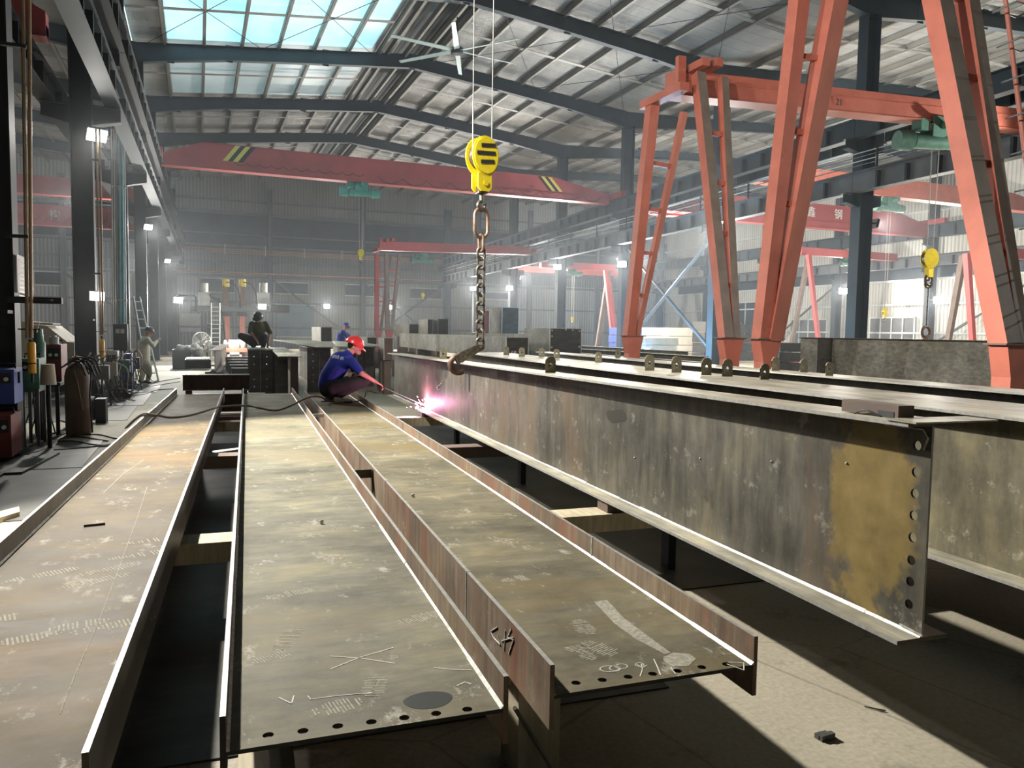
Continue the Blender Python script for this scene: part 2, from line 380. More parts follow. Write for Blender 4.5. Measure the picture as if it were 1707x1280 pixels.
def spline(pts, n=8):
    P = [Vector(p) for p in pts]; P = [P[0] * 2 - P[1]] + P + [P[-1] * 2 - P[-2]]; out = []
    for i in range(1, len(P) - 2):
        for k in range(n):
            t = k / n; a, b, c, d = P[i - 1:i + 3]
            out.append(.5 * ((2 * b) + (c - a) * t + (2 * a - 5 * b + 4 * c - d) * t * t + (3 * b - a - 3 * c + d) * t ** 3))
    return out + [P[-2]]
# ------------------------------------------------------------------ lights of the hall (flood lamps on the columns)
FR = [4.1, 11.6, 19.1, 26.6, 34.1, 41.6, 49.1, 56.6, 64.1]
ORD = ['first', 'second', 'third', 'fourth', 'fifth', 'sixth', 'seventh', 'eighth', 'ninth', 'tenth']
def xl(y): return -2.27 + .013 * (y - 19.1)
XR = 20.2; XF = 42.0
def flood(loc, aim, power, label, size=.34, post=None, lit=True, mat='lamp_white', col=(1, .965, .90), real=True, tilt=.12, cone=176):
    """a lamp head: housing, glowing glass, bracket; its light leaves from just before the glass"""
    loc, aim = Vector(loc), Vector(aim); d = (aim - loc).normalized()
    t = thing('flood_lamp', label, 'lamp', loc, 'flood lamps on the columns and walls')
    MB().bar(loc - d * .09, loc, size, size * .7, 'frame_dark').build('lamp_housing', t)
    MB().bar(loc, loc + d * .012, size * .9, size * .6, mat).build('lamp_glass', t)
    if post:
        m = MB(); m.bar(loc - d * .09, post, .05, .05, 'frame_dark'); m.build('bracket', t)
    if real:
        h = Vector((aim.x, aim.y, loc.z + (aim.z - loc.z) * tilt))
        spot('flood_light', loc + (h - loc).normalized() * .06, h, power, col, .10, cone, .25)
    return t
# the strong one that lights the girders hangs on the near left column, outside the picture
flood((-1.4, 9.0, 5.7), (2.2, 4.2, .6), 3900, 'flood lamp hanging on a rod above the flat girders, above the picture', post=(-1.4, 9.0, 9.2), size=.45, tilt=1., cone=96)
flood((xl(19.1) + .32, 18.8, 5.75), (1.2, 11, .3), 1700, 'flood lamp high on the second left column above the pipes', post=(xl(19.1) + .24, 18.95, 5.8), size=.42, tilt=1, cone=80)
flood((xl(19.1) + .26, 18.75, 2.32), (.5, 8, .8), 160, 'low flood lamp on the second left column above the yellow cylinder', post=(xl(19.1) + .24, 18.95, 2.3), size=.3, mat='lamp_warm')
flood((xl(34.1) + .30, 33.8, 5.6), (3, 25, .3), 1300, 'flood lamp high on the left row, first one beyond the blue hoses', post=(xl(34.1) + .24, 33.9, 5.7), tilt=1, cone=80)
flood((xl(49.1) + .30, 48.8, 5.45), (3, 40, .3), 1300, 'small distant flood lamp high at the far end of the left row', post=(xl(49.1) + .24, 48.9, 5.5), tilt=1, cone=80)
_q = aty(297, 500, 37.); flood(tuple(_q), (.8, 30, .4), 1300, 'flood lamp on a pole left of the welding gantry over the bins', post=(_q.x, 37.2, 0), size=.4, cone=150)
flood((9.75, 63.6, 3.5), (8, 30, .5), 1800, 'flood lamp on the far wall above the blue shutter, over the seated blue worker', post=(9.75, 64.1, 3.5), size=.5)
flood((15.2, 63.6, 3.55), (10, 30, .5), 1800, 'flood lamp on the far wall behind the small red gantry', post=(15.2, 64.1, 3.5), size=.5)
RL = [(56.6, 4.95), (49.1, 4.65), (41.6, 5.55), (34.1, 5.15), (26.6, 5.75)]
rn = ['furthest small flood lamp on the right row, beside the hanging chain', 'flood lamp on the right row just right of the hanging chain',
      'flood lamp in front of the small red girder behind the bolted plate', 'flood lamp at the top of the pink gantry legs',
      'bright flood lamp between the two legs of the near orange gantry']
for (y, z), lb in zip(RL, rn):
    flood((XR - .36, y - .30, z), (9, y - 16, .5), 2300, lb, post=(XR - .30, y - .05, z), size=.46, tilt=.05)
flood((41.3, 40.3, 4.8), (24, 24, .5), 2600, 'flood lamp on the far side wall left of the dark right column', post=(41.8, 41.4, 4.8), size=.62, cone=158)
flood((41.3, 32.9, 3.95), (24, 20, .5), 2600, 'flood lamp on the far side wall right of the dark right column', post=(41.8, 34, 4.0), size=.62, cone=158)
# unseen fill lamps added to light roof, cranes, side wall and foreground
for i, (x, y, z, p) in enumerate([(XR - .5, 11.4, 5.4, 1100), (XR + .5, 19.0, 5.4, 6500), (XR + .5, 34, 5.4, 6500), (XR - .5, 4.1, 5.4, 600), (-3.0, 26.6, 5.4, 1800), (-3, 49.1, 5.4, 1800), (XR + .5, 49.1, 5.4, 5000)]):
    s = -1 if x < 10 and x > 0 else (1 if x > XR or x < 0 else -1)
    aim = (x - 12, y - 3, 1.5) if x < XR and x > 0 else ((x + 14, y - 2, 2) if x > XR else (x - 8, y, 2))
    flood((x, y, z), aim, p, 'unseen fill lamp on the %s' % ['right row nearest the camera side', 'back of the right row towards the side wall, near one', 'back of the right row towards the side wall, middle one', 'right row behind the camera', 'back of the left row, near one', 'back of the left row, far one', 'back of the right row, far one'][i],
          post=((x + .22 if aim[0] < x else x - .22) if x > 0 else xl(y) - .2, y, z), size=.4)

flood((-1.7, 4.1, 6.4), (12, 15, 6.2), 2600, 'flood lamp behind the camera on the left row, aimed across at the orange gantries', post=(-2.2, 4.1, 6.4), size=.4, tilt=1, cone=84)
flood((-1.2, 8.3, 5.6), (9.4, 10.2, 4.6), 1500, 'added fill lamp on a rod above the picture, aimed across the hall', post=(-1.2, 8.3, 9.2), size=.4, tilt=1, cone=70)  # unseen lamp added to brighten the gantry legs from the left
# ------------------------------------------------------------------ shell
MB().box((-26, -12, -.2), (44, 66, 0), 'concrete').build('floor', kind='structure')
Y0, Y1 = -12, 64.4
def zt(x):                                                     # underside of the roof sheets
    if x < -2.27: return 13.95 - .105 * abs(x + 13.3)
    if x < XR: return 14.13 - .105 * abs(x - 9)
    return 13.5 - .05 * abs(x - 31)
def sheet(name, x0, x1, y0, y1, mat, dz=0.):
    z0, z1 = zt(x0 + 1e-4) + dz, zt(x1 - 1e-4) + dz
    return MB().hexa([(x0, y0, z0), (x1, y0, z1), (x1, y1, z1), (x0, y1, z0), (x0, y0, z0 + .04), (x1, y0, z1 + .04), (x1, y1, z1 + .04), (x0, y1, z0 + .04)], mat).build(name, kind='structure')
sheet('ceiling', -24.4, -13.3, Y0, Y1, 'foil'); sheet('ceiling', -13.3, -2.27, Y0, Y1, 'foil')
SK0, SK1 = -1.0, 7.4
sheet('ceiling', -2.27, 7.4, Y0, 19.1, 'foil'); sheet('ceiling', -2.27, SK0, 19.1, 41.6, 'foil')
sheet('ceiling', -2.27, 7.4, 41.6, Y1, 'foil')
sheet('window_1', SK0, SK1, 19.1, 34.1, 'skylight')
sheet('window_2', SK0, SK1, 34.1, 41.6, 'skylight_pale')
sheet('ceiling', 9.9, XR, Y0, Y1, 'foil')
sheet('ceiling', XR, 31, Y0, Y1, 'foil'); sheet('ceiling', 31, 42.8, Y0, Y1, 'foil')
m = MB()                                                       # raised ridge ventilator
m.box((7.2, Y0, 14.85), (10.1, Y1, 14.9), 'sheet_dim'); m.box((7.2, Y0, 13.95), (7.26, Y1, 14.85), 'sheet_dim'); m.box((10.04, Y0, 14.0), (10.1, Y1, 14.85), 'sheet_dim')
m.build('roof_ventilator', kind='structure')
# purlins: one object each, running the length of the hall
xs = [-1.1 + 1.45 * i for i in range(6)] + [7.5] + [7.9, 8.65, 9.4] + [9.95 + 1.45 * i for i in range(8)] + [21.6 + 1.5 * i for i in range(14)] + [-3.8 - 1.5 * i for i in range(12)]
for x in xs:
    if abs(x - XR) < .3: continue
    z = zt(x) if not 7.6 < x < 9.8 else 14.02
    m = MB(); m.box((x - .035, Y0, z - .24), (x - .025, Y1, z), 'purlin_grey'); m.box((x - .035, Y0, z - .24), (x + .08, Y1, z - .23), 'purlin_grey'); m.box((x - .035, Y0, z - .012), (x + .04, Y1, z - .002), 'purlin_grey')
    m.build('roof_purlin', kind='structure')
# flat ties across the purlins in the middle of every bay
for k in range(1, 8):
    y = FR[k] + 3.75
    for a, b in ((-2.2, 7.3), (9.95, 20.1), (20.3, 31), (31, 42.6), (-13.3, -2.4)):
        za, zb = zt(a + .01) - .21, zt(b - .01) - .21
        MB().bar((a, y, za), (b, y, zb), .22, .012, 'purlin_grey').build('roof_tie', kind='structure')
def rafter(y, bot, top, mat='frame_blue'):
    m = MB(); poly = [(x, y - .006, z) for x, z in bot] + [(x, y - .006, z) for x, z in top[::-1]]
    m.prism(poly, None, (0, .012, 0), mat)
    for path in (bot, top):
        for (xa, za), (xb, zb) in zip(path[:-1], path[1:]): m.bar((xa, y, za), (xb, y, zb), .26, .018, mat)
    for (xa, za), (xb, zb) in zip(bot[:-1], bot[1:]):          # bolted splice plates and gusset stubs
        zt_ = [p for p in top]; m.bar((xb, y, zb - .06), (xb, y, zb + .62), .03, .26, mat, (1, 0, 0))
    return m.build('roof_rafter', kind='structure')
for k, y in enumerate(FR[:-1]):
    x0 = xl(y)
    rafter(y, [(x0, 12.0), (x0 + 1.2, 12.22), (x0 + 3.4, 12.56), (5.2, 12.97), (9, 13.35), (13, 12.95), (16.9, 12.5), (18.9, 12.2), (XR, 11.95)], [(x0, 12.75), (9, 13.92), (XR, 12.75)])
    rafter(y, [(XR, 11.95), (22.4, 12.2), (25.5, 12.5), (31, 12.85), (38, 12.45), (XF, 11.95)], [(XR, 12.75), (31, 13.3), (XF, 12.75)])
    rafter(y, [(-24, 12.0), (-20.5, 12.5), (-13.3, 13.2), (-6.2, 12.52), (x0, 12.0)], [(-24, 12.75), (-13.3, 13.75), (x0, 12.75)])
# bracing rods under the daylight panels
for ya, yb in ((26.6, 34.1), (19.1, 26.6)):
    for xa, xb in ((-1.8, 2.6), (2.6, 7.2), (10.2, 15), (15, 19.9)):
        for s in (0, 1):
            a, b = (xa, xb) if s else (xb, xa)
            MB().tube([(a, ya, zt(a) - .24), (b, yb, zt(b) - .24)], .012, 'frame_dark', 6).build('roof_rod', kind='structure')
# columns
def column(x, y, corbels, ztop=12.1, dx=.42, dy=.34, mat='frame_dark'):
    m = MB(); m.hsec((x, y, 0), (x, y, ztop), dx, dy, .012, .018, mat, (1, 0, 0))
    m.box((x - .32, y - .26, 0), (x + .32, y + .26, .03), mat)
    c = m.build('column', kind='structure')
    for sx, z in corbels:
        k = MB(); x1 = x + sx * (dx / 2 + .55)
        xa, xb = sorted((x + sx * dx / 2, x1))
        k.box((xa, y - .13, z - .018), (xb, y + .13, z), mat)
        k.prism([(x + sx * dx / 2, y - .006, z - .02), (x1, y - .006, z - .02), (x1, y - .006, z - .30), (x + sx * dx / 2, y - .006, z - .42)], None, (0, .012, 0), mat)
        k.bar((x + sx * dx / 2, y, z - .42), (x1, y, z - .30), .26, .018, mat)
        o = k.build('corbel', c)
    return c
for y in FR:
    column(xl(y), y, [(1, 6.42), (-1, 6.42), (1, 7.62)], mat='frame_dark')
    zl, zu = 6.10 + .013 * (36 - y), 7.74 + .018 * (36 - y); column(XR, y, [(1, zl), (-1, zl), (-1, zu), (1, zu)], dx=.55, dy=.4, mat='frame_blue')
    column(XF, y, [(-1, 6.0), (-1, 7.72)], dx=.55, dy=.4, mat='frame_blue')
    column(-24, y, [(1, 6.4)], mat='frame_blue')
for x in (5.4, 12.8, -9.0, 28, 35):
    column(x, 64.1, [], 12.6, .36, .36, 'frame_grey')
# runway girders, one per span
def runway(x, z0, z1, lab, k, mat, st='frame_dark', wx=None, sl=0.):
    xa = (lambda y: x) if wx is None else wx
    y0, y1 = FR[k] + .01, FR[k + 1] - .01
    dz = lambda y: sl * (36 - y)
    p0, p1 = (xa(y0), y0, (z0 + z1) / 2 + dz(y0)), (xa(y1), y1, (z0 + z1) / 2 + dz(y1))
    m = MB(); m.hsec(p0, p1, z1 - z0, .34, .012, .018, mat)
    n = 7
    for i in range(1, n):
        y = y0 + (y1 - y0) * i / n
        m.box((xa(y) - .155, y - .04, z0 + .02 + dz(y)), (xa(y) + .155, y + .04, z1 - .1 + dz(y)), st)
    t = solo(m, 'runway_girder', lab, 'crane runway girder', 'crane runway girders')
    r = MB(); r.bar((p0[0], y0, z1 + .03 + dz(y0)), (p1[0], y1, z1 + .03 + dz(y1)), .06, .06, 'chain_steel'); r.build('crane_rail', t)
    return t
ROWS = [(XR - .45, 7.74, 8.36, 'upper crane runway girder, right column row, hall side', 'frame_blue', None),
        (XR - .45, 6.10, 6.74, 'lower crane runway girder, right column row, hall side', 'frame_grey', None),
        (XR + .85, 7.74, 8.36, 'upper crane runway girder, right column row, outer side', 'frame_blue', None),
        (XF - .8, 7.74, 8.50, 'upper crane runway girder along the far side wall', 'frame_blue', None),
        (XF - .8, 6.02, 6.66, 'lower crane runway girder along the far side wall', 'frame_grey', None),
        (0, 6.44, 7.02, 'lower crane runway girder, left column row, hall side', 'frame_blue', lambda y: xl(y) + .62),
        (0, 7.64, 8.36, 'upper crane runway girder, left column row', 'frame_dark', lambda y: xl(y) + .70),
        (0, 6.44, 7.02, 'crane runway girder, left column row, outer side', 'frame_dark', lambda y: xl(y) - .66)]
for x, z0, z1, lb, mt, wx in ROWS:
    for k in range(8):
        nm = '%s span from far wall' % ORD[7 - k]
        runway(x, z0, z1, lb + ', ' + nm, k, mt, wx=wx, sl=(.018 if z0 > 7 else .013) if 19 < x < 22 else 0.)
# conductor rails and their posts over the lower right girder and along the end wall
m = MB()
for i in range(4): m.tube([(XR - .62, 8, 7.28 + .13 * i), (XR - .62, 63.6, 6.56 + .13 * i)], .018, 'pipe_white' if i % 2 else 'frame_grey', 6)
for y in range(9, 64, 3): m.box((XR - .66, y - .02, 6.74 + .013 * (36 - y)), (XR - .60, y + .02, 7.35 + .013 * (36 - y)), 'frame_dark')
solo(m, 'conductor_rails', 'four thin conductor rails on posts above the lower right crane girder', 'conductor rail')
m = MB()
for i in range(3): m.tube([(-2, 63.7, 7.45 + .13 * i), (19.6, 63.7, 7.45 + .13 * i)], .025, 'copper_bar', 6)
for x in range(-1, 20, 3): m.box((x - .02, 63.68, 7.3), (x + .02, 63.72, 8.1), 'pipe_white')
solo(m, 'conductor_rails', 'copper coloured conductor rails on posts across the far end wall', 'conductor rail')
m = MB(); m.tube([(-2, 63.8, 5.95), (19.6, 63.8, 5.95)], .05, 'copper_bar', 8)
solo(m, 'service_pipe', 'single reddish pipe across the far end wall under the copper rails', 'pipe')
# walls
m = MB()
m.box((-24.4, Y1, 0), (44, Y1 + .1, 5.9), 'sheet_back'); m.box((-24.4, Y1, 5.9), (44, Y1 + .1, 7.9), 'sheet_dim')
m.box((-24.4, Y1, 7.9), (44, Y1 + .1, 10.45), 'window_dark'); m.box((-24.4, Y1, 10.45), (44, Y1 + .1, 15), 'sheet_back')
for z, h in ((1.6, .14), (3.6, .14), (5.6, .2), (6.7, .15), (7.95, .2), (8.9, .12), (10.45, .25), (11.5, .12)):
    m.box((-24, Y1 - .12, z), (42, Y1, z + h), 'frame_grey')
m.build('wall_back', kind='structure')
m = MB(); m.box((42.8, Y0, 0), (42.9, Y1, 14.5), 'sheet_light')
for z in (1.9, 3.75, 5.3, 9.6): m.box((42.62, Y0, z), (42.8, Y1, z + .12), 'pipe_white')
m.build('wall_right', kind='structure')
MB().box((-24.5, Y0, 0), (-24.4, Y1, 15), 'sheet_dim').build('wall_left', kind='structure')
MB().box((-24.4, Y0 - .1, 0), (44, Y0, 15), 'sheet_dim').build('wall_front', kind='structure')
wn = 6
def wall_window(a, b, name, mat='window_dark'):
    global wn
    x0, x1 = sorted((a.x, b.x)); z0, z1 = sorted((a.z, b.z)); wn += 1
    m = MB(); m.box((x0, Y1 - .04, z0), (x1, Y1 - .001, z1), mat)
    for f in (0, 1): m.box((x0 - .06, Y1 - .07, (z0, z1)[f] - .04), (x1 + .06, Y1 - .002, (z0, z1)[f] + .04), 'pipe_white')
    return m.build(name % wn if '%' in name else name, kind='structure')
for (xa, ya, xb, yb) in ((334, 463, 390, 488), (460, 470, 513, 491), (576, 474, 622, 494), (684, 480, 735, 499), (58, 452, 100, 476), (345, 540, 372, 576), (795, 486, 850, 500)):
    wall_window(aty(xa, ya, Y1), aty(xb, yb, Y1), 'window_%d')
wall_window(aty(461, 507, Y1), aty(524, 562, Y1), 'door_1', 'shutter_blue')
wall_window(aty(300, 523, Y1), aty(335, 552, Y1), 'window_%d', 'pipe_white')
def side_window(pa, pb, name, mat='window_dark', n=4):
    global wn
    a, b = atx(*pa, 42.8), atx(*pb, 42.8); y0, y1 = sorted((a.y, b.y)); z0, z1 = min(a.z, b.z), max(a.z, b.z); wn += 1
    m = MB(); m.box((42.74, y0, z0), (42.799, y1, z1), mat)
    for i in range(n + 1):
        y = y0 + (y1 - y0) * i / n; m.box((42.70, y - .05, z0), (42.798, y + .05, z1), 'pipe_white')
    m.box((42.69, y0, z1 - .04), (42.798, y1, z1 + .06), 'pipe_white')
    m.build(name % wn if '%' in name else name, kind='structure')
side_window((1452, 530), (1524, 575), 'window_%d', 'door_grey'); side_window((1320, 533), (1378, 575), 'window_%d', 'door_grey')
side_window((1225, 505), (1262, 560), 'door_2', 'window_dark', 2); side_window((1010, 495), (1033, 512), 'window_%d')
MB().box((42.70, 10, 5.45), (42.79, 62, 6.35), 'window_dark').build('window_40', kind='structure')
# X bracing: right row between the third and fourth frame, far wall, side wall
def brace(p, q, lab, r=.075, mat='frame_grey'):
    m = MB().tube([p, q], r, mat, 10); return solo(m, 'brace_pipe', lab, 'brace', 'diagonal brace pipes')
brace((XR, 26.8, 1.0), (XR, 33.9, 5.9), 'diagonal brace pipe on the right row behind the near gantry, falling towards its near leg')
brace((XR, 33.9, 1.0), (XR, 26.8, 5.9), 'diagonal brace pipe on the right row behind the near gantry, rising to the bright lamp')
brace((12.9, 64.05, 5.5), (19.8, 64.05, .5), 'far wall diagonal brace falling to the right behind the small gantry', .08)
brace((12.9, 64.05, .5), (19.8, 64.05, 5.5), 'far wall diagonal brace rising to the right behind the small gantry', .08)
brace((5.6, 64.05, 5.5), (12.6, 64.05, .5), 'far wall diagonal brace falling towards the middle far column', .08)
brace((42.1, 41.8, 5.3), (42.1, 48.9, .8), 'side wall diagonal brace falling away behind the dark plate', .08)
brace((42.1, 26.8, 5.6), (42.1, 33.9, 1.2), 'side wall diagonal brace seen between the near gantry legs', .08)
brace((42.1, 49.2, 1), (42.1, 56.4, 5.3), 'side wall diagonal brace rising away left of the blue lit column', .08)
brace((-9, 64.05, 5.5), (-2.5, 64.05, .8), 'far wall diagonal brace seen between the two left columns', .08)

# ------------------------------------------------------------------ cranes
def stripes(fn, x0, slant, n, mats, w, z0, z1, th=.004):
    m = MB()
    for i in range(n):
        a = x0 + i * w; P = [fn(a, z0), fn(a + w, z0), fn(a + w + slant, z1), fn(a + slant, z1)]
        m.prism(P, None, (0, -th, 0), mats[i % len(mats)])
    return m
def box_girder(m, x0, x1, y, w, zb, zt_, mat, tap=(1.4, 1.6), zlow=None, zend=None):
    """plate girder with tapered ends and a lower rail band"""
    zend = zend or (zb + (zt_ - zb) * .55)
    prof = [(x0, zb + .05), (x1, zb + .05), (x1, zend), (x1 - tap[1], zt_), (x0 + tap[0], zt_), (x0, zend)]
    m.prism([(x, y - w / 2, z) for x, z in prof], None, (0, w, 0), mat)
    m.box((x0, y - w * .62, zb), (x1, y + w * .62, zb + .03), mat)
    m.box((x0, y - w * .56, zb + .03), (x1, y + w * .56, zb + (zt_ - zb) * .28), mat)
    m.box((x0 + tap[0], y - w * .56, zt_ - .02), (x1 - tap[1], y + w * .56, zt_), mat)
def hoist(name, lab, x, y, z, rope_to, green='green_paint', axis=(1, 0, 0), hook=True, scale=1., grp='electric hoists under the crane girders', side=None, hk=.62):
    """wire rope hoist: trolley, drum, motor, control box, rope falls, hook block"""
    t = thing(name, lab, 'hoist', (x, y, z), grp); ax = Vector(axis).normalized(); sd = ax.cross(Vector((0, 0, 1))); c = Vector((x, y, z)); k = scale
    dn = Vector((0, 0, -1))
    MB().tube([c + dn * .42 * k - ax * .55 * k, c + dn * .42 * k + ax * .45 * k], .17 * k, green, 16).build('rope_drum', t)
    m = MB().tube([c + dn * .42 * k + ax * .45 * k, c + dn * .42 * k + ax * .50 * k, c + dn * .42 * k + ax * .85 * k], [.21 * k, .21 * k, .18 * k], green, 16); m.build('hoist_motor', t)
    MB().tube([c + dn * .42 * k - ax * .62 * k, c + dn * .42 * k - ax * .95 * k], [.23 * k, .21 * k], green, 16).build('gearbox', t)
    m = MB()
    for s in (-1, 1):
        m.box(c + Vector((-.3 * k, s * .16 * k - .015, -.36 * k)), c + Vector((.3 * k, s * .16 * k + .015, .1 * k)), green)
        for q in (-.2, .2): m.tube([c + Vector((q * k, s * .10 * k, .03 * k)), c + Vector((q * k, s * .17 * k, .03 * k))], .075 * k, 'chain_steel', 12)
    m.tube([c + Vector((0, -.2 * k, -.1 * k)), c + Vector((0, -.5 * k, -.1 * k))], .09 * k, green, 12)
    m.build('trolley', t)
    MB().box(c + Vector((-.62 * k, -.12 * k, -.24 * k)), c + Vector((-.34 * k, .14 * k, .02 * k)), green).build('control_box', t)
    zr = rope_to
    m = MB()
    for q in (-.09, .09): m.tube([c + dn * .5 * k + ax * q * k, Vector((x, y, zr)) + ax * q * .8 * k], .011, 'rope', 6)
    m.build('wire_rope', t)
    if hook: hook_block(t, Vector((x, y, zr)), ax, k * hk)
    return t
def hook_block(parent, c, ax, k):
    up = Vector((0, 0, 1)); sd = ax.cross(up)
    m = MB()
    for s in (-1, 1):
        ring = [c + ax * (.21 * k * math.cos(a)) + up * (.27 * k * math.sin(a)) + sd * s * .075 * k for a in [2 * PI * i / 20 for i in range(20)]]
        m.prism(ring, None, sd * s * .012, 'block_yellow')
    m.tube([c - sd * .07 * k, c + sd * .07 * k], .2 * k, 'chain_steel', 18)
    m.build('sheave_housing', parent)
    m = MB(); m.box(c + Vector((-.09 * k, -.07 * k, -.5 * k)), c + Vector((.09 * k, .07 * k, -.27 * k)), 'block_yellow'); m.build('yoke', parent)
    MB().torus(c - up * .68 * k, ax, up, .10 * k, .028 * k, 'chain_steel', 14, 8, math.radians(100), math.radians(380)).tube([c - up * .5 * k, c - up * .6 * k], .03 * k, 'chain_steel', 8).build('hook', parent)

# main red crane across the hall
YC = 35.
t = thing('overhead_crane', 'long red overhead crane girder across the hall with black and yellow end stripes', 'crane', (9, YC, 8.3))
m = MB(); box_girder(m, xl(YC) + .75, XR - .6, YC, .44, 8.27, 9.35, 'red_paint', (1.6, 3.2), zend=8.75)
m.build('crane_girder', t)
for x, lb in ((xl(YC) + .7, 'l'), (XR - .45, 'r')):
    m = MB(); m.box((x - .13, YC - 1.3, 8.46), (x + .13, YC + 1.3, 8.78), 'red_paint')
    for s in (-1, 1): m.tube([(x - .09, YC + s * 1.0, 8.50), (x + .09, YC + s * 1.0, 8.50)], .14, 'chain_steel', 14)
    m.build('end_carriage', t)
fn = lambda x, z: (x, YC - .225, z)
stripes(fn, 1.05, .52, 4, ['stripe_yellow', 'stripe_black'], .20, 8.66, 9.34).build('hazard_stripe', t)
stripes(fn, 16.15, -.62, 4, ['stripe_black', 'stripe_yellow'], .19, 8.66, 9.32).build('hazard_stripe', t)
m = MB()
for i in range(11): m.tube(arc((1.5 + i * .5, YC - .3, 8.62), (2.0 + i * .5, YC - .3, 8.62), .12, 6), .012, 'cable_black', 5)
for i in range(10): m.tube(arc((7.6 + i * 1.15, YC - .3, 8.56), (8.75 + i * 1.15, YC - .3, 8.56), .25, 8), .014, 'cable_black', 5)
m.build('festoon_cable', t)
hoist('electric_hoist', 'turquoise hoist under the long red crane girder', 6.9, YC, 8.27, 5.15, 'green_paint')
m = MB().tube(spline([(13.1, 44, 8.0), (14.2, 44, 7.1), (15.6, 44, 7.0), (16.4, 44, 7.9)], 8), .02, 'pipe_white', 6)

# crane carrying the big hook outside the top of the picture
HK = B(2.57, 8.55)
t = thing('overhead_crane', 'overhead crane above the picture that carries the yellow hook block', 'crane', (9, HK.y, 8.4))
m = MB(); box_girder(m, xl(9) + .75, XR - .6, HK.y, .44, 9.2, 10.3, 'red_paint', (1.2, 1.2), zend=9.8); m.build('crane_girder', t)
for x in (xl(9) + .7, XR - .45): MB().box((x - .13, HK.y - 1.3, 8.42), (x + .13, HK.y + 1.3, 9.25), 'red_paint').build('end_carriage', t)

# cranes of the right bay
def bay_crane(y, zb, zt_, x0, x1, lab, mat, letters=()):
    t = thing('overhead_crane', lab, 'crane', ((x0 + x1) / 2, y, zb))
    m = MB(); box_girder(m, x0, x1, y, .46, zb, zt_, mat, (2.2, 2.6), zend=zb + (zt_ - zb) * .5); m.build('crane_girder', t)
    for x in (x0, x1):
        MB().box((x - .13, y - 1.4, max(zb + .12, 8.5)), (x + .13, y + 1.4, max(zb + .5, 8.8)), mat).build('end_carriage', t)
    for ch, x, z, s in letters:
        text_mesh(ch, s, (x, y - .245, z), (1, 0, 0), (0, 0, 1), .02, 'print_white').build('lettering', t)
    return t
bay_crane(34., 7.78, 9.12, XR + .95, XF - .85, 'dark red crane in the right bay with white Chinese characters on its girder', 'red_paint',
          [('大', 23.25, 8.52, .62), ('方', 24.75, 8.45, .62), ('鑫', 31.95, 8.60, .62), ('钢', 33.95, 8.60, .62)])
m = MB()
for i in range(7): m.box((21.4 + i * .55, 33.0, 8.0 - .1), (21.44 + i * .55, 33.04, 8.6), 'red_paint')
for z in (8.15, 8.35, 8.58): m.bar((21.4, 33.02, z), (24.8, 33.02, z), .03, .03, 'red_paint')
m.box((21.3, 33.0, 7.88), (24.9, 33.7, 7.92), 'red_paint'); solo(m, 'crane_walkway', 'red railed walkway in front of the lettered crane girder', 'walkway')
bay_crane(27., 8.25, 9.1, XR + .95, XF - .85, 'nearer orange crane girder in the right bay above the far lamps', 'orange_paint')
_q = aty(1437, 318, 27.); hoist('electric_hoist', 'small green hoist hanging beside the dark right column', _q.x, 27., 8.25, 5.2, 'green_paint', hook=False, scale=.55)
t = hoist('electric_hoist', 'far hoist with a small low yellow pulley in the right bay, before the grey windows', 30.3, 27., 8.2, 2.9, 'dark_green', scale=1.)
def sling(c, z0, z1, lab, name='lifting_chain'):
    m = MB(); n = max(2, int((z0 - z1) / .16))
    m.tube([(c[0], c[1], z0), (c[0], c[1], z1)], .02, 'chain_steel', 6)
    m.torus((c[0], c[1], z0 + .1), Vector((1, 0, 0)), Vector((0, 0, 1)), .12, .03, 'chain_steel', 14, 6)
    m.torus((c[0], c[1], z1 - .12), Vector((1, 0, 0)), Vector((0, 0, 1)), .13, .035, 'hook_rust', 14, 6)
    m.tube([(c[0], c[1], z1 - .2), (c[0], c[1], z1 - .62)], [.06, .12], 'hook_rust', 8)
    return solo(m, name, lab, 'chain')
sling((16.55, 13.5), 3.0, 1.95, 'thin chain with a reddish clamp hanging under the yellow pulley beside the near gantry')
# left bay cranes
t = thing('overhead_crane', 'orange red crane seen between the left columns with one white character', 'crane', (-8, 44, 6.5))
m = MB(); box_girder(m, -23.2, -2.9, 44, .44, 6.55, 7.55, 'red_paint', (1, 1), zend=7.0); m.build('crane_girder', t)
c = aty(91, 359, 43.75); text_mesh('构', .52, (c.x, 43.76, c.z), (1, 0, 0), (0, 0, 1), .02, 'print_white').build('lettering', t)
m = MB()
for i in range(14): m.bar((-8.6 + i * .42, 43.7, 6.72), (-8.3 + i * .42, 43.7, 7.0), .025, .025, 'dark_red')
m.build('lower_bracing', t)
t = thing('overhead_crane', 'higher dark red crane girder seen between the left columns', 'crane', (-8, 47.5, 8.3))
m = MB(); box_girder(m, -23.2, -2.9, 47.5, .44, 8.55, 9.5, 'red_paint', (1, 1), zend=9.0); m.build('crane_girder', t)
MB().box((-23.2, 47.2, 8.2), (-2.9, 47.3, 8.35), 'frame_grey').build('walkway_edge', t)
t = thing('overhead_crane', 'near red crane end with a hanging loop at the upper left corner', 'crane', (-9, 22., 7.1))
m = MB(); box_girder(m, -23.2, -3.3, 22., .44, 8.6, 9.7, 'red_paint', (1, 1), zend=9.2); m.build('crane_girder', t)

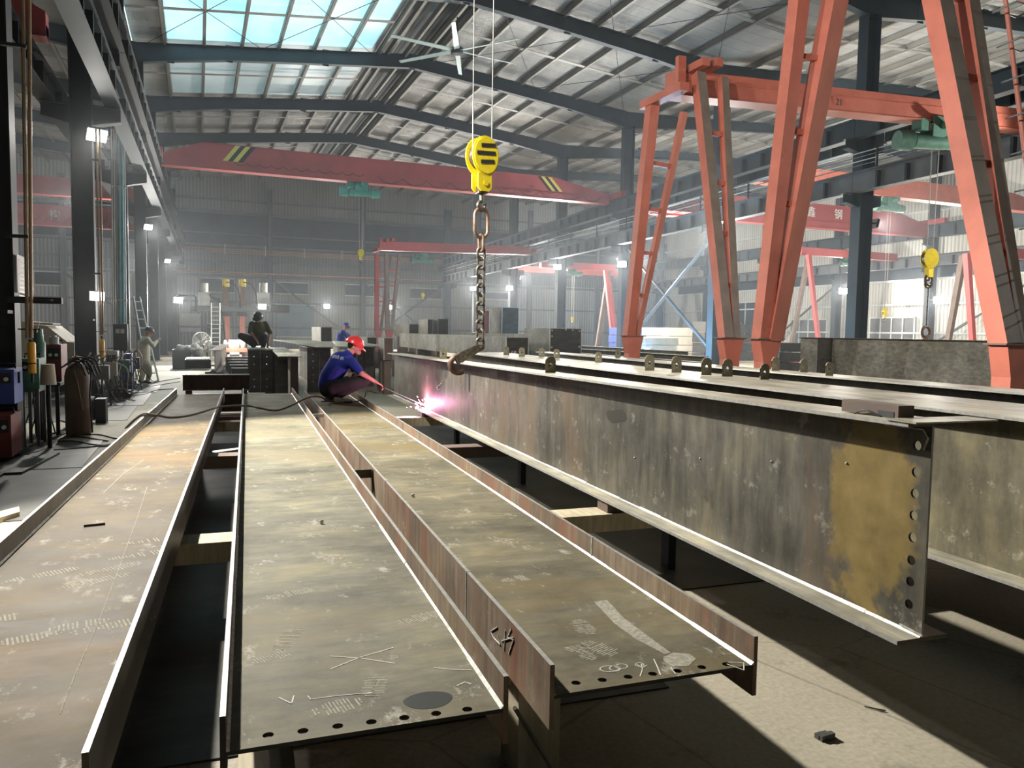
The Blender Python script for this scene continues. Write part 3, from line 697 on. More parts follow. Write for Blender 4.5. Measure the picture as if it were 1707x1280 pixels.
# orange semi gantries: V-shaped double legs on a floor rail, far end on the lower right runway
def gantry(lab, XG, yf, yn, yc, zt_, xe, ye, w, tops, mat='orange_paint', zdeck=1.62, zrail=7.08, girder=True, ladder=False, inner='orange_worn', gy=.40, gz=.5, dxf=0., legw=((1, .75), (1, .8)), side_paint='primer_grey'):
    t = thing('gantry_crane', lab, 'crane', (XG, yc, 0), 'semi gantry cranes')
    for fy, (ta, tb) in ((yf, tops[0]), (yn, tops[1])):
        foot = Vector((XG + (dxf if fy == yn else 0), fy, 1.0))
        for i, tp in enumerate((ta, tb)):
            q = foot + Vector(((-.13, .13)[i] * w / .28, 0, 0)); q.z = zdeck
            sc_ = legw[0 if fy == yf else 1][i]
            m = MB(); m.bar(q, tp, w * sc_, w * sc_, mat, (0, 1, 0), side=(inner if (fy == yf and i) else mat) if fy == yf else side_paint)  # near legs have grey primer on the faces looking along the hall
            m.build('leg', t)
        m = MB(); f = foot.copy()
        m.prism([(f.x - .24, fy - w / 2, zdeck), (f.x + .24, fy - w / 2, zdeck), (f.x + .15, fy - w / 2, 1.22), (f.x + .14, fy - w / 2, .42), (f.x - .14, fy - w / 2, .42), (f.x - .15, fy - w / 2, 1.22)], None, (0, w, 0), mat)
        m.box((f.x - .30, fy - w * .6, zdeck), (f.x + .30, fy + w * .6, zdeck + .02), 'rust_primer'); m.build('foot', t)
        for s in (-1, 1):
            pass
        m = MB()
        for j in range(1, 5):
            k = j / 5.2; pa = Vector((foot.x - .13, fy, zdeck)).lerp(ta, k); pb = Vector((foot.x + .13, fy, zdeck)).lerp(tb, k)
            m.bar(pa, pb, .09, .09, mat)
        m.build('leg_strut', t)
    y0, y1 = min(yf, yn), max(yf, yn)
    m = MB(); m.box((XG - .16, y0 - .35, .14), (XG + .16, y1 + .35, .44), mat)
    for fy in (yf, yn):
        for s in (-.22, .22): m.tube([(XG - .07, fy + s, .16), (XG + .07, fy + s, .16)], .13, 'chain_steel', 16)
    m.build('bogie_beam', t)
    if girder:
        m = MB(); p0 = Vector((XG - .25, yc, zt_ - gz / 2)); p1 = Vector((xe, ye, zrail + .17))
        m.bar(p0, p1, gy, gz, mat); m.bar(p0 - Vector((0, 0, gz / 2 + .01)), p1 - Vector((0, 0, gz / 2 + .01)), gy * 1.15, .02, mat)
        m.bar(p0 + Vector((0, -gy / 2, .06)), p1 + Vector((0, -gy / 2, .06)), .03, .03, mat)
        m.build('crane_girder', t)
        m = MB(); m.box((XG - .52, yc - .75, zt_ - gz - .10), (XG - .30, yc + .75, zt_ - gz + .06), mat); m.box((XG - .30, yc - .36, zt_ - gz - .02), (XG - .12, yc - .24, zt_ + .22), mat); m.box((XG + .34, yc - .72, zt_ + .0), (XG + .52, yc + .6, zt_ + .16), mat); m.box((XG + .0, yc - .75, zt_ - .05), (XG + .18, yc + .2, zt_ + .1), mat)
        m.build('leg_head', t)
        MB().box((xe - .14, ye - 1.1, zrail), (xe + .14, ye + 1.1, zrail + .28), 'red_paint' if mat == 'orange_paint' else mat).build('end_carriage', t)
    if ladder:
        a = Vector((XG + .45, yn - .18, zdeck)); b = tops[1][1] + Vector((.38, -.25, .3)); m = MB().tube([a, b], .03, 'orange_worn', 8); n = 13
        for j in range(1, n):
            c = a.lerp(b, j / n); o_ = c + Vector((.0, 0, 0))
            m.tube([c + Vector((-.22, .05, 0)), c + Vector((-.22, -.28, .02)), c + Vector((.20, -.28, .02)), c + Vector((.20, .02, 0)), c], .012, 'frame_grey', 6)
        m.build('ladder', t)
    return t
XG = 9.4
gantry('far of the two big orange gantries, its girder reaching across to the right columns', XG, 15.45, 11.9, 13.8, 7.12, XR - .45, 13.5, .21,
       ((Vector((9.02, 14.25, 6.55)), Vector((9.82, 14.25, 6.5))), (Vector((9.45, 13.25, 6.95)), Vector((10.05, 13.25, 6.95)))), legw=((1.05, .62), (1.0, .8)))
text_mesh('21', .2, (aty(1400, 170, 13.4).x, 13.42, aty(1400, 170, 13.4).z), (1, 0, 0), (0, 0, 1), .01, 'text_dark').build('painted_number', bpy.data.objects['gantry_crane'])
_t = bpy.data.objects['gantry_crane']
hoist('electric_hoist', 'dark green hoist with a yellow pulley under the orange gantry girder', 16.55, 13.5, 6.86, 3.62, 'dark_green', axis=(.96, -.28, 0), hook=True, scale=1.05, hk=.86)
f1, f2 = atx(1332, 0, 9.1), atx(1392, 0, 9.75); n1, n2 = atx(1562, 0, 9.1), atx(1612, 0, 9.75)
def ext(foot, p, z): return foot + (p - foot) * ((z - foot.z) / (p.z - foot.z))
fA, fB, nA, nB = Vector((XG - .13, 10.9, 1.62)), Vector((XG + .13, 10.9, 1.62)), Vector((XG - .13, 6.45, 1.62)), Vector((XG + .13, 6.45, 1.62))
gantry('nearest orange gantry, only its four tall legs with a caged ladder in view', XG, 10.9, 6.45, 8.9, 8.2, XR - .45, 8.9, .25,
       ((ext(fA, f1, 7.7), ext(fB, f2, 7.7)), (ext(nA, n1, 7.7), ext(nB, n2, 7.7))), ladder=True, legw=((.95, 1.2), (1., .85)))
gantry('small red gantry in the middle distance left of the hanging chain', XG + .8, 46.3, 43.4, 45, 6.85, XR - .45, 45, .24,
       ((Vector((9.9, 45.4, 6.15)), Vector((10.7, 45.4, 6.15))), (Vector((10.3, 44.6, 6.15)), Vector((11.1, 44.6, 6.15)))), mat='red_paint', inner='rust_primer', zrail=6.66)
hoist('electric_hoist', 'dark green hoist under the small red gantry girder', 12.6, 44.9, 6.2, 3.8, 'dark_green', scale=.8)
def bay_gantry(y, x0, x1, z, lab, legx, spread, mat='red_paint'):
    t = thing('gantry_crane', lab, 'crane', (legx, y, 0), 'semi gantry cranes')
    MB().bar((x0, y, z), (x1, y, z), .36, .45, mat).build('crane_girder', t)
    for s in (-1, 1):
        MB().bar((legx, y + s * spread, .4), (legx + .3 * s, y + s * .3, z - .2), .2, .2, mat if s < 0 else 'rust_primer', (0, 1, 0), .24, .24).build('leg', t)
    MB().box((legx - .15, y - spread - .4, 0), (legx + .15, y + spread + .4, .42), mat).build('bogie_beam', t)
bay_gantry(36, 33.3, 41.1, 6.73, 'dark red gantry in the right bay behind the near gantry far leg', 34.0, 1.3)
bay_gantry(54, 21.1, 31.4, 6.45, 'pink red gantry in the right bay with legs at the flood lamp', 30.6, 1.6)
bay_gantry(47, 21.3, 27, 6.2, 'dim red gantry far back in the right bay left of the bolted plate', 26.4, 1.3)
bay_gantry(24, 33, 41.1, 5.6, 'red gantry with short legs seen behind the near gantry near leg', 31.6, .75)
hoist('electric_hoist', 'dark hoist under the dark red gantry in the right bay', 37.3, 36, 6.5, 3.0, 'dark_green', scale=.8)
hoist('electric_hoist', 'grey green hoist behind the lower right crane girder', 23.8, 47, 6.0, 2.6, 'dark_green', scale=.8)
# floor rail of the gantries
m = MB(); m.bar((XG, -6, .03), (XG, 60, .03), .07, .06, 'chain_steel'); m.build('floor_rail', kind='structure')

# ceiling fan
hub = aty(762, 85, 29.0); hub.z = min(hub.z, 12.6)
t = thing('ceiling_fan', 'large six bladed ceiling fan hanging from the ridge', 'fan', tuple(hub))
MB().tube([hub + Vector((0, 0, 1.4)), hub], .03, 'frame_dark', 8).build('down_rod', t)
MB().tube([hub + Vector((0, 0, .12)), hub + Vector((0, 0, .1)), hub - Vector((0, 0, .1)), hub - Vector((0, 0, .12))], [.1, .24, .24, .16], 'frame_dark', 18).build('hub', t)
for i in range(6):
    a = math.radians(9 + 60 * i); d = Vector((math.cos(a), math.sin(a), 0)); s = Vector((-math.sin(a), math.cos(a), .25)).normalized()
    P = []
    for r, ww in ((.2, .11), (2.75, .075)):
        c = hub + d * r; P += [c - s * ww, c + s * ww, c + s * ww + Vector((0, 0, .02)), c - s * ww + Vector((0, 0, .02))]
    MB().add(P, [(0, 1, 2, 3), (7, 6, 5, 4), (0, 4, 5, 1), (1, 5, 6, 2), (2, 6, 7, 3), (3, 7, 4, 0)], 'fan_blade').build('blade', t)

# thin welding haze filling the hall
m, nt, bs = _nt('haze_volume'); nt.nodes.remove(bs); vs_ = nt.nodes.new('ShaderNodeVolumeScatter')
vs_.inputs['Color'].default_value = (.86, .93, 1, 1); vs_.inputs['Density'].default_value = .0027; vs_.inputs['Anisotropy'].default_value = .5
nt.links.new(vs_.outputs[0], nt.nodes['Material Output'].inputs['Volume'])
hz_ = MB().box((-24.3, 12.5, .05), (42.6, 64.2, 13.9), 'haze_volume').build('haze', kind='stuff'); tag(hz_, 'thin bluish welding haze hanging through the whole hall', 'haze')
# ------------------------------------------------------------------ girders lying on the trestles
ZW = .62
def atu(px, py, u): d = ray(px, py); return UV(EYE + d * (u / d.dot(BN)))
def ribbon(m, pts, z, w, mat, h=.0012):
    P = [Vector((p[0], p[1], 0)) for p in pts]
    for a, b in zip(P[:-1], P[1:]):
        d = b - a
        if d.length < 1e-6: continue
        n = Vector((-d.y, d.x, 0)).normalized() * w / 2
        e = d.normalized() * w * .35
        m.prism([(q.x, q.y, z) for q in (a - n - e, b - n + e, b + n + e, a + n - e)], None, (0, 0, h), mat)
def footprint(m, u, v, ang, L=.27, z=ZW, mat='dust_print'):
    """the cross bars of a boot sole, printed in dust"""
    c, s = math.cos(ang), math.sin(ang); n = 20; a0, a1 = random.choice([(0, 1), (0, .62), (.3, 1), (0, 1)])
    for i in range(n):
        t = i / (n - 1)
        if t < a0 or t > a1 or random.random() < .1: continue
        w = (.030 if t < .22 else .020 if t < .42 else .040) * math.sqrt(max(.12, 1 - (abs(t - .5) * 2) ** 6)) * random.uniform(.75, 1.)
        x = (t - .5) * L; o = random.uniform(-.004, .004)
        for lo, hi in ((-w + o, -.004), (.004, w + o)) if i % 2 else ((-w + o, w + o),):
            ribbon(m, [(u + x * c - lo * s, v + x * s + lo * c), (u + x * c - hi * s, v + x * s + hi * c)], z, L / n * .5, mat, .0006)
def flat_girder(lab, u0, u1, v0, v1, web, fl, fr, holes=None, splice=(), beads=True, vn=None):
    """H section lying on its side: web level, two upright flanges"""
    t = thing('steel_girder', lab, 'steel girder', ((u0 + u1) / 2, v0, ZW - .11), 'steel girders lying flat on the trestles', beam=True, kind='thing')
    T = .015; m = MB(); vs = v0
    if holes:
        vs = v0 + .13
        m.holed(lambda a, b, dep: (a, b, ZW - dep), u0 + T, u1 - T, v0 + .002, vs, holes, .0145, web)
        m.add([(u0 + T, v0 + .002, ZW), (u1 - T, v0 + .002, ZW), (u1 - T, v0 + .002, ZW - .012), (u0 + T, v0 + .002, ZW - .012)], [(3, 2, 1, 0)], 'dark_plate')
    m.box((u0 + T, vs, ZW - .012), (u1 - T, v1, ZW), web); m.build('web', t)
    for u, mt, s in ((u0, fl, 0), (u1 - T, fr, 1)):
        cuts = [v0] + [c for c in splice if c[0] == s and False] + [v1]
        ss = sorted([c[1] for c in splice if c[0] == s]); ys = [v0] + ss + [v1]
        m = MB()
        for a, b in zip(ys[:-1], ys[1:]):
            m.hexa([(u, a + .002, ZW - .106), (u + T, a + .002, ZW - .106), (u + T, b, ZW - .106), (u, b, ZW - .106), (u, a + .002, ZW + .094), (u + T, a + .002, ZW + .094), (u + T, b, ZW + .094), (u, b, ZW + .094)], mt, {1: 'edge_bright'})
        o = m.build('flange', t)
        if ss:
            q = MB()
            for y in ss: q.box((u - .002, y - .004, ZW - .10), (u + T + .002, y + .006, ZW + .096), 'weld_silver')
            q.build('butt_weld', o)
    if beads:
        for u, s in ((u0 + T, 1), (u1 - T, -1)):
            q = MB(); n = int((v1 - v0) / .35)
            for i in range(n):
                a = v0 + (v1 - v0) * i / n; b = v0 + (v1 - v0) * (i + 1) / n; r = random.uniform(.006, .010)
                q.prism([(u, a, ZW), (u + s * r, a, ZW), (u, a, ZW + r)], None, (0, b - a, 0), 'weld_silver')
            q.build('weld_bead', t)
    return t
hole = lambda px, py: tuple(buz(px, py, ZW)[:2])
g1 = flat_girder('brown flat girder at the left edge, leftmost of the three lying flat', -1.075, -.355, 1.92, 13.1, 'web_brown', 'flange_steel', 'flange_steel')
g2 = flat_girder('middle flat girder with seven bolt holes and a round oil stain at its end', -.075, .70, 2.0, 13.05, 'web_grey', 'dark_plate', 'flange_rust',
                 [hole(*p) for p in ((447, 1225), (505, 1218), (563, 1210), (619, 1203), (674, 1196), (727, 1189), (779, 1182))], splice=((1, 6.2),))
g3 = flat_girder('flat girder with chalk figures and a pale scrape, under the red helmeted worker', .84, 1.575, 2.03, 12.5, 'web_olive', 'flange_rust', 'flange_rust',
                 [hole(*p) for p in ((960, 1138), (1004, 1133), (1047, 1128), (1088, 1123), (1129, 1118), (1170, 1112), (1211, 1107))], splice=((1, 3.28), (0, 2.95), (0, 4.9)))
def marks(parent, name='chalk_mark'): return MB(), parent, name
m = MB(); S = lambda *pp: [tuple(buz(x, y, ZW)[:2]) for x, y in pp]
ribbon(m, S((550, 1094), (600, 1097), (658, 1106)), ZW, .004, 'chalk'); ribbon(m, S((552, 1115), (600, 1096), (655, 1080)), ZW, .004, 'chalk')
ribbon(m, S((724, 1113), (750, 1116), (785, 1117)), ZW, .004, 'chalk'); ribbon(m, S((964, 1163), (985, 1173), (990, 1161)), ZW, .004, 'chalk') if False else None
ribbon(m, S((465, 1163), (486, 1173), (490, 1160)), ZW, .004, 'chalk'); ribbon(m, S((513, 1160), (518, 1166), (560, 1160), (620, 1155)), ZW, .003, 'chalk')
ribbon(m, S((762, 1143), (775, 1137), (785, 1140)), ZW, .004, 'chalk')
m.build('chalk_mark', g2)
m = MB(); c = buz(714, 1167, ZW)
m.prism([(c.x + .072 * math.cos(a) * (1 + .05 * math.sin(3 * a)), c.y + .052 * math.sin(a), ZW) for a in [2 * PI * i / 28 for i in range(28)]], None, (0, 0, .0006), 'oil_stain'); m.build('oil_stain', g2)
def prints(parent, lst, L):
    for px, py, a in lst: m = MB(); q = buz(px, py, ZW); footprint(m, q.x, q.y, a, L); m.build('boot_print', parent)
prints(g2, ((622, 1150, 1.25), (470, 1090, .4), (560, 880, 1.3), (480, 990, .3), (480, 1065, 1.2), (700, 1030, .3), (545, 1182, .2)), .2)
m = MB()
for px, py, a in ((72, 958, .45), (160, 968, .5), (185, 948, .5), (20, 1028, .3), (25, 1068, .3), (230, 925, .35), (255, 900, .3), (110, 1045, .2), (190, 1042, .3)):
    q = buz(px, py, ZW); footprint(m, q.x, q.y, a, .27)
m.build('boot_print', g1)
m = MB(); ribbon(m, [tuple(buz(x, y, ZW)[:2]) for x, y in ((100, 1190), (125, 1125), (165, 1035), (190, 970), (230, 860), (245, 812))], ZW, .003, 'dust_print'); ribbon(m, S((172, 822), (205, 790), (240, 766)), ZW, .005, 'dust_print'); m.build('scratch', g1)
m = MB()
def loop(cx, cy, rx, ry, n=14, a0=0): return S(*[(cx + rx * math.cos(a0 + 2 * PI * i / n), cy + ry * math.sin(a0 + 2 * PI * i / n)) for i in range(n + 1)])
for L in (loop(1017, 1115, 17, 5), loop(1024, 1114, 8, 4), loop(1036, 1111, 10, 4), loop(1066, 1108, 7, 3)): ribbon(m, L, ZW, .0035, 'chalk')
ribbon(m, S((1062, 1108), (1071, 1113), (1078, 1109)), ZW, .0035, 'chalk'); ribbon(m, S((1069, 1107), (1071, 1116), (1067, 1127)), ZW, .0035, 'chalk')
ribbon(m, S((1090, 1099), (1096, 1112), (1101, 1125)), ZW, .0035, 'chalk')
ribbon(m, S((1118, 1112), (1122, 1118), (1126, 1123)), ZW, .003, 'chalk')
ribbon(m, S((1215, 1104), (1240, 1105), (1240, 1117), (1212, 1107)), ZW, .003, 'chalk')
m.build('chalk_mark', g3)
m = MB()
P = S((990, 1003), (1012, 1000), (1040, 1030), (1080, 1060), (1118, 1088), (1108, 1090), (1060, 1065), (1025, 1040)); m.prism([(x, y, ZW) for x, y in P], None, (0, 0, .0006), 'dust_print')
P = S((1106, 1095), (1122, 1088), (1150, 1090), (1160, 1098), (1148, 1110), (1122, 1111), (1106, 1102)); m.prism([(x, y, ZW) for x, y in P], None, (0, 0, .0007), 'dust_print')
m.build('scrape', g3)
prints(g3, ((978, 1050, 1.5), (962, 1080, 1.7), (1010, 1085, 2.), (870, 963, .2)), .2)
# chalk lettering on the inner face of the rusty flange, seen from the left
m = MB()
for pts in (((829, 1045), (818, 1052), (822, 1062), (834, 1075), (830, 1060)), ((842, 1050), (840, 1085)), ((852, 1048), (846, 1062), (856, 1066), (848, 1090)), ((836, 1068), (856, 1062))):
    P = [atu(x, y, .838) for x, y in pts]
    for a, b in zip(P[:-1], P[1:]): m.bar(a, b, .003, .003, 'chalk')
m.build('chalk_mark', g3)

def tall_girder(lab, u, v0, v1, zb, zt0, zt1, fw, web='web_pale', holes=None, top='flange_top', name='steel_girder', group='upright steel girders standing behind one another', bot='flange_steel', beads=False, stiff=()):
    """H section standing upright; its top may taper along the length"""
    t = thing(name, lab, 'steel girder', (u, v0, zb), group, beam=True, kind='thing'); T = .016; w = .010
    zt_ = lambda v: zt0 + (zt1 - zt0) * (v - v0) / (v1 - v0)
    m = MB(); vs = v0
    if holes:
        vs = v0 + .13; hz = sorted(holes)
        m.holed(lambda a, b, dep: (u - w / 2 + dep, b, a), zb + T, zt_(v0) - T, v0, vs, hz, .019, web, th=w)
        m.add([(u - w / 2, v0, zb + T), (u + w / 2, v0, zb + T), (u + w / 2, v0, zt_(v0) - T), (u - w / 2, v0, zt_(v0) - T)], [(0, 1, 2, 3)], 'edge_bright')
    n = 6
    for i in range(n):
        a = vs + (v1 - vs) * i / n; b = vs + (v1 - vs) * (i + 1) / n
        m.hexa([(u - w / 2, a, zb + T), (u + w / 2, a, zb + T), (u + w / 2, b, zb + T), (u - w / 2, b, zb + T), (u - w / 2, a, zt_(a) - T), (u + w / 2, a, zt_(a) - T), (u + w / 2, b, zt_(b) - T), (u - w / 2, b, zt_(b) - T)], web)
    m.build('web', t)
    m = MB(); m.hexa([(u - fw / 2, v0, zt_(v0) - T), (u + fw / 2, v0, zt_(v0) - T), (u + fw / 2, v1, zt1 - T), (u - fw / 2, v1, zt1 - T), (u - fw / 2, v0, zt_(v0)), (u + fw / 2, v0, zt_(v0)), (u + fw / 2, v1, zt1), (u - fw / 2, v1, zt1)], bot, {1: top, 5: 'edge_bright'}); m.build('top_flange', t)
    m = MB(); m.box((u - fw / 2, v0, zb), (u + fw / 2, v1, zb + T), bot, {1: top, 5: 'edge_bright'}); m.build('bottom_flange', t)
    for v in stiff:
        MB().box((u - fw / 2 + .01, v, zb + T), (u + fw / 2 - .01, v + .012, zt_(v) - T), 'dark_plate').build('stiffener', t)
    if beads:
        m = MB()
        for z, s in ((zb + T, 1),):
            n = 40
            for i in range(n):
                a = v0 + (v1 - v0) * i / n; b = v0 + (v1 - v0) * (i + 1) / n; r = random.uniform(.006, .012)
                m.prism([(u - w / 2, a, z), (u - w / 2 - r, a, z), (u - w / 2, a, z + s * r)], None, (0, b - a, 0), 'weld_silver')
        for a, b in (((1475, 708), (1540, 716)), ((1540, 716), (1548, 730)), ((1548, 730), (1540, 750)), ((1500, 1040), (1538, 1060))):
            A, Bq = atu(*a, u - w / 2 - .003), atu(*b, u - w / 2 - .003); m.bar(A, Bq, .007, .005, 'weld_silver')
        m.build('weld_bead', t)
    return t
UB = 2.448
hz = [(atu(x, y, UB - .005).z, 2.24) for x, y in ((1542, 745), (1540, 790), (1538, 826), (1536, 863), (1534, 900), (1531, 938), (1529, 974), (1527, 1012))]
hv = sum(atu(x, y, UB - .005).y for x, y in ((1540, 790), (1534, 900), (1527, 1012))) / 3
V0B = 2.18
gb = tall_girder('big upright girder with an ochre patch and bolt holes at its near end', UB, V0B, 13.35, .53, 1.381, 1.286, .248, 'web_tall', holes=[(z, V0B + .065) for z, _ in hz], beads=True)
# oil splash and chalk tick on the big web
m = MB(); c = atu(1027, 693, UB - .0055)
m.prism([(UB - .0058, c.y + (.14 * math.cos(a) + .02 * math.cos(3 * a)), c.z + .058 * math.sin(a) * (1 + .3 * math.cos(2 * a + 1))) for a in [2 * PI * i / 24 for i in range(24)]], None, (.0008, 0, 0), 'oil_stain'); m.build('oil_stain', gb)
m = MB()
for pts in (((738, 638), (728, 645), (730, 648), (738, 634)), ((729, 650), (735, 648))):
    P = [atu(x, y, UB - .0065) for x, y in pts]
    for a, b in zip(P[:-1], P[1:]): m.bar(a, b, .012, .003, 'chalk')
for x, y in ((1058, 763), (1167, 764), (1286, 769), (1411, 772)):
    c = atu(x, y, UB - .007); m.ball(c, .006, 'chalk', 8, 6)
m.build('chalk_mark', gb)
# the row of upright girders behind it
E = [(3.82, 1.2, 13.6, 1.30, .30, 'second upright girder, first one behind the big girder with the ochre patch'),
     (4.20, 1.0, 13.9, 1.285, .34, 'third upright girder, its pale top flange beside the row of lugs'),
     (4.62, .8, 14.4, 1.275, .34, 'fourth upright girder, last of the closely packed pale top flanges'),
     (5.98, .5, 15.2, 1.27, .34, 'fifth upright girder beyond the dark gap'),
     (6.40, .4, 15.6, 1.25, .30, 'sixth upright girder, just before the gantry feet')]
ES = []
for u, v0, v1, z, fw, lb in E: ES.append(tall_girder(lb, u, v0, v1, .44, z, z, fw, 'web_pale' if u > 3.9 else 'web_olive', stiff=()))
def lug(px, py, h, lab, u=None, z=1.3, size=1., k=0):
    """rounded lifting lug with an eye, welded to a top flange; (px, py) is its foot"""
    c = buz(px, py, z) if u is None else None
    if u is not None: c = buz(px, py, z); s = u / c.x; c = Vector((u, c.y * s, z))
    w = .055 * size; hh = .12 * size; m = MB()
    m.holed(lambda a, b, dep: (c.x + a, c.y + dep, c.z + b), -w, w, .035 * size, hh, [(0, .08 * size)], .018 * size, 'web_grey', th=.014)
    m.box((c.x - w, c.y, c.z), (c.x + w, c.y + .014, c.z + .036 * size), 'web_grey')
    P = [(c.x + w * math.cos(a), c.y, c.z + hh - .002 + w * .9 * math.sin(a)) for a in [PI * i / 10 for i in range(11)]]
    m.prism(P, None, (0, .014, 0), 'web_grey')
    return solo(m, 'lifting_lug', lab, 'lifting lug', 'lifting lugs standing on the top flanges', beam=True)
LUGS = [(918, 615, 2.46, 1.345, .85, 'lifting lug on the big girder right of the chain'), (739, 595, 2.46, 1.315, .85, 'lifting lug on the big girder left of the clamp'),
        (1083, 621, 4.2, 1.288, 1.05, 'first of the four larger lugs in a row behind the big girder, furthest along'), (1128, 622, 4.28, 1.288, 1.05, 'second of the four larger lugs in a row behind the big girder'),
        (1178, 623, 4.35, 1.288, 1.05, 'third of the four larger lugs in a row behind the big girder'), (1213, 624, 4.55, 1.278, 1.05, 'last of the four larger lugs in a row, at the near gantry far foot'),
        (844, 598, 4.2, 1.288, .9, 'small lug in front of the chalk numbered box end'), (870, 599, 4.2, 1.288, .9, 'small lug just right of the chalk numbered box end'),
        (903, 600, 4.62, 1.278, .9, 'small lug left of the bolted plate'), (928, 601, 4.62, 1.278, .9, 'small lug in front of the bolted plate'),
        (998, 602, 4.62, 1.278, .9, 'small lug right of the bolted plate'), (1030, 603, 5.98, 1.273, .9, 'dark lug beside the foot of the far gantry'),
        (1293, 617, 5.98, 1.273, 1., 'lug right of the near gantry far foot'), (1340, 618, 6.2, 1.255, 1., 'lug in front of the grey side girder end'),
        (1275, 632, 4.62, 1.278, .9, 'low lug on the fourth girder under the near gantry'), (1383, 624, 5.9, 1.273, .9, 'round lug in front of the long grey side girder')]
for px, py, u, z, s, lb in LUGS: lug(px, py, 0, lb, u, z, s)
# scale box on the end of the big girder
c0, c1 = buz(1458, 690, 1.381), buz(1535, 698, 1.381)
t = thing('instrument_case', 'small grey metal case on the near end of the big girder', 'case', (UB, V0B + .2, 1.381), beam=True)
m = MB(); m.box((UB - .05, V0B + .12, 1.381), (UB + .03, V0B + .42, 1.431), 'rust_primer'); m.build('case_body', t)
MB().box((UB - .052, V0B + .14, 1.375), (UB - .049, V0B + .22, 1.405), 'text_dark').build('lid_panel', t)
m = MB(); m.tube(spline([(UB - .055, V0B + .2, 1.38), (UB - .065, V0B + .27, 1.40), (UB - .06, V0B + .34, 1.38)], 5), .004, 'cable_black', 6); m.build('carry_handle', t)
m = MB()
m.box((UB - .13, V0B + .10, 1.381), (UB + .28, V0B - .04, 1.387), 'flange_top'); solo(m, 'loose_plate', 'thin pale plate lying across the near end of the big girder', 'plate', beam=True)

# trestles and blocks under the girders
def trestle(v, u0, u1, lab, ztop=.51, mat='wood_block'):
    t = thing('steel_trestle', lab, 'trestle', ((u0 + u1) / 2, v, 0), 'trestles under the girders', beam=True)
    MB().box((u0, v - .11, ztop - .12), (u1, v + .11, ztop), mat).build('top_beam', t)
    for u in (u0 + .12, (u0 + u1) / 2, u1 - .12):
        MB().box((u - .03, v - .05, 0), (u + .03, v + .05, ztop - .12), 'frame_dark').build('leg', t)
trestle(4.76, -1.2, 3.0, 'pale topped trestle crossing under the girders, nearer one', .455)
trestle(10.7, -1.2, 3.0, 'pale topped trestle crossing under the girders, further one by the arc', .455)
trestle(7.9, -1.2, 3.0, 'trestle in the dark gap between the two pale topped ones', .455, 'rust_primer')
trestle(4.0, 3.4, 6.7, 'trestle under the closely packed girders, near one', .43, 'rust_primer'); trestle(11, 3.4, 6.7, 'trestle under the closely packed girders, far one', .43, 'rust_primer')
for v, lb in ((4.76, 'nearer'), (10.7, 'further')):
    m = MB(); m.box((2.34, v - .08, .455), (2.56, v + .08, .53), 'rust_primer'); solo(m, 'spacer_block', 'small spacer block between the %s pale topped trestle and the big girder' % lb, 'block', beam=True)
m = MB(); m.box((-.04, 2.45, 0), (.135, 2.65, .28), 'wood_block'); solo(m, 'wooden_block', 'cream coloured block below the near end of the middle flat girder', 'block', beam=True)
m = MB(); m.box((.95, 2.6, 0), (1.12, 2.8, .508), 'wood_block'); solo(m, 'wooden_block', 'block under the near end of the chalk marked flat girder', 'block', beam=True)
# spacer angles welded between the flat girders
m = MB(); q = atu(605, 775, .77); m.box((.70, q.y - .005, .64), (.84, q.y + .005, .70), 'flange_steel'); m.box((.83, q.y - .03, .54), (.84, q.y + .03, .70), 'flange_steel')
solo(m, 'spacer_bar', 'small steel spacer bar between the middle and right flat girders', 'bar', beam=True)
m = MB(); m.box((.70, 9.1, .66), (.84, 9.13, .70), 'edge_bright'); solo(m, 'spacer_bar', 'far steel spacer bar between the middle and right flat girders', 'bar', beam=True)
m = MB(); q = atu(395, 789, -.2); m.prism([(-.075, 7.2, .60), (-.27, 7.05, .60), (-.30, 7.1, .60), (-.29, 7.16, .60), (-.075, 7.3, .60)], None, (0, 0, .008), 'edge_bright')
solo(m, 'loose_plate', 'pale pointed plate sticking out of the gap beside the middle girder', 'plate', beam=True)
m = MB(); m.box((2.0, 2.0, 0), (2.001, 2.001, .001), 'concrete')
# things on the webs
m = MB(); q = buz(157, 877, ZW); m.bar((q.x - .05, q.y, ZW + .006), (q.x + .05, q.y + .02, ZW + .006), .012, .01, 'rubble_dark'); solo(m, 'metal_scrap', 'small dark metal scrap lying on the brown flat girder', 'scrap', beam=True)
m = MB(); q = buz(536, 873, ZW); m.ball((q.x, q.y, ZW + .012), (.012, .009, .012), 'chalk', 8, 6); solo(m, 'slag_pebble', 'white pebble of slag on the middle flat girder', 'slag', beam=True)
m = MB(); q = buz(688, 828, ZW); m.ball((q.x, q.y, ZW + .011), (.012, .01, .011), 'chalk', 8, 6); solo(m, 'slag_pebble', 'white pebble of slag on the right flat girder', 'slag', beam=True)
# floor litter by the lit strip
q = atz(1375, 1230, 0); m = MB()
for i in range(5): a = i * 1.3; m.box((q.x + .02 * math.cos(a) - .022, q.y + .015 * math.sin(a) - .012, 0), (q.x + .02 * math.cos(a) + .022, q.y + .015 * math.sin(a) + .012, .012 + .004 * i), 'rubble_dark')
solo(m, 'scrap_clump', 'dark clump of scrap on the lit strip of floor', 'scrap')
q = atz(1455, 1183, 0); m = MB()
for i in range(5): m.bar((q.x + .008 * i - .02, q.y + .03 - .01 * i, .006), (q.x + .03 + .003 * i, q.y - .035, .006), .004, .004, 'rubble_dark')
solo(m, 'wire_scrap', 'small frayed bundle of wire on the lit strip of floor', 'scrap')
m = MB(); m.tube([atz(858, 1180, .35), atz(880, 1215, .2), atz(925, 1290, .05)], .008, 'hose_grey', 8); solo(m, 'steel_rod', 'thin grey rod on the floor below the bolted end of the middle girder', 'rod')

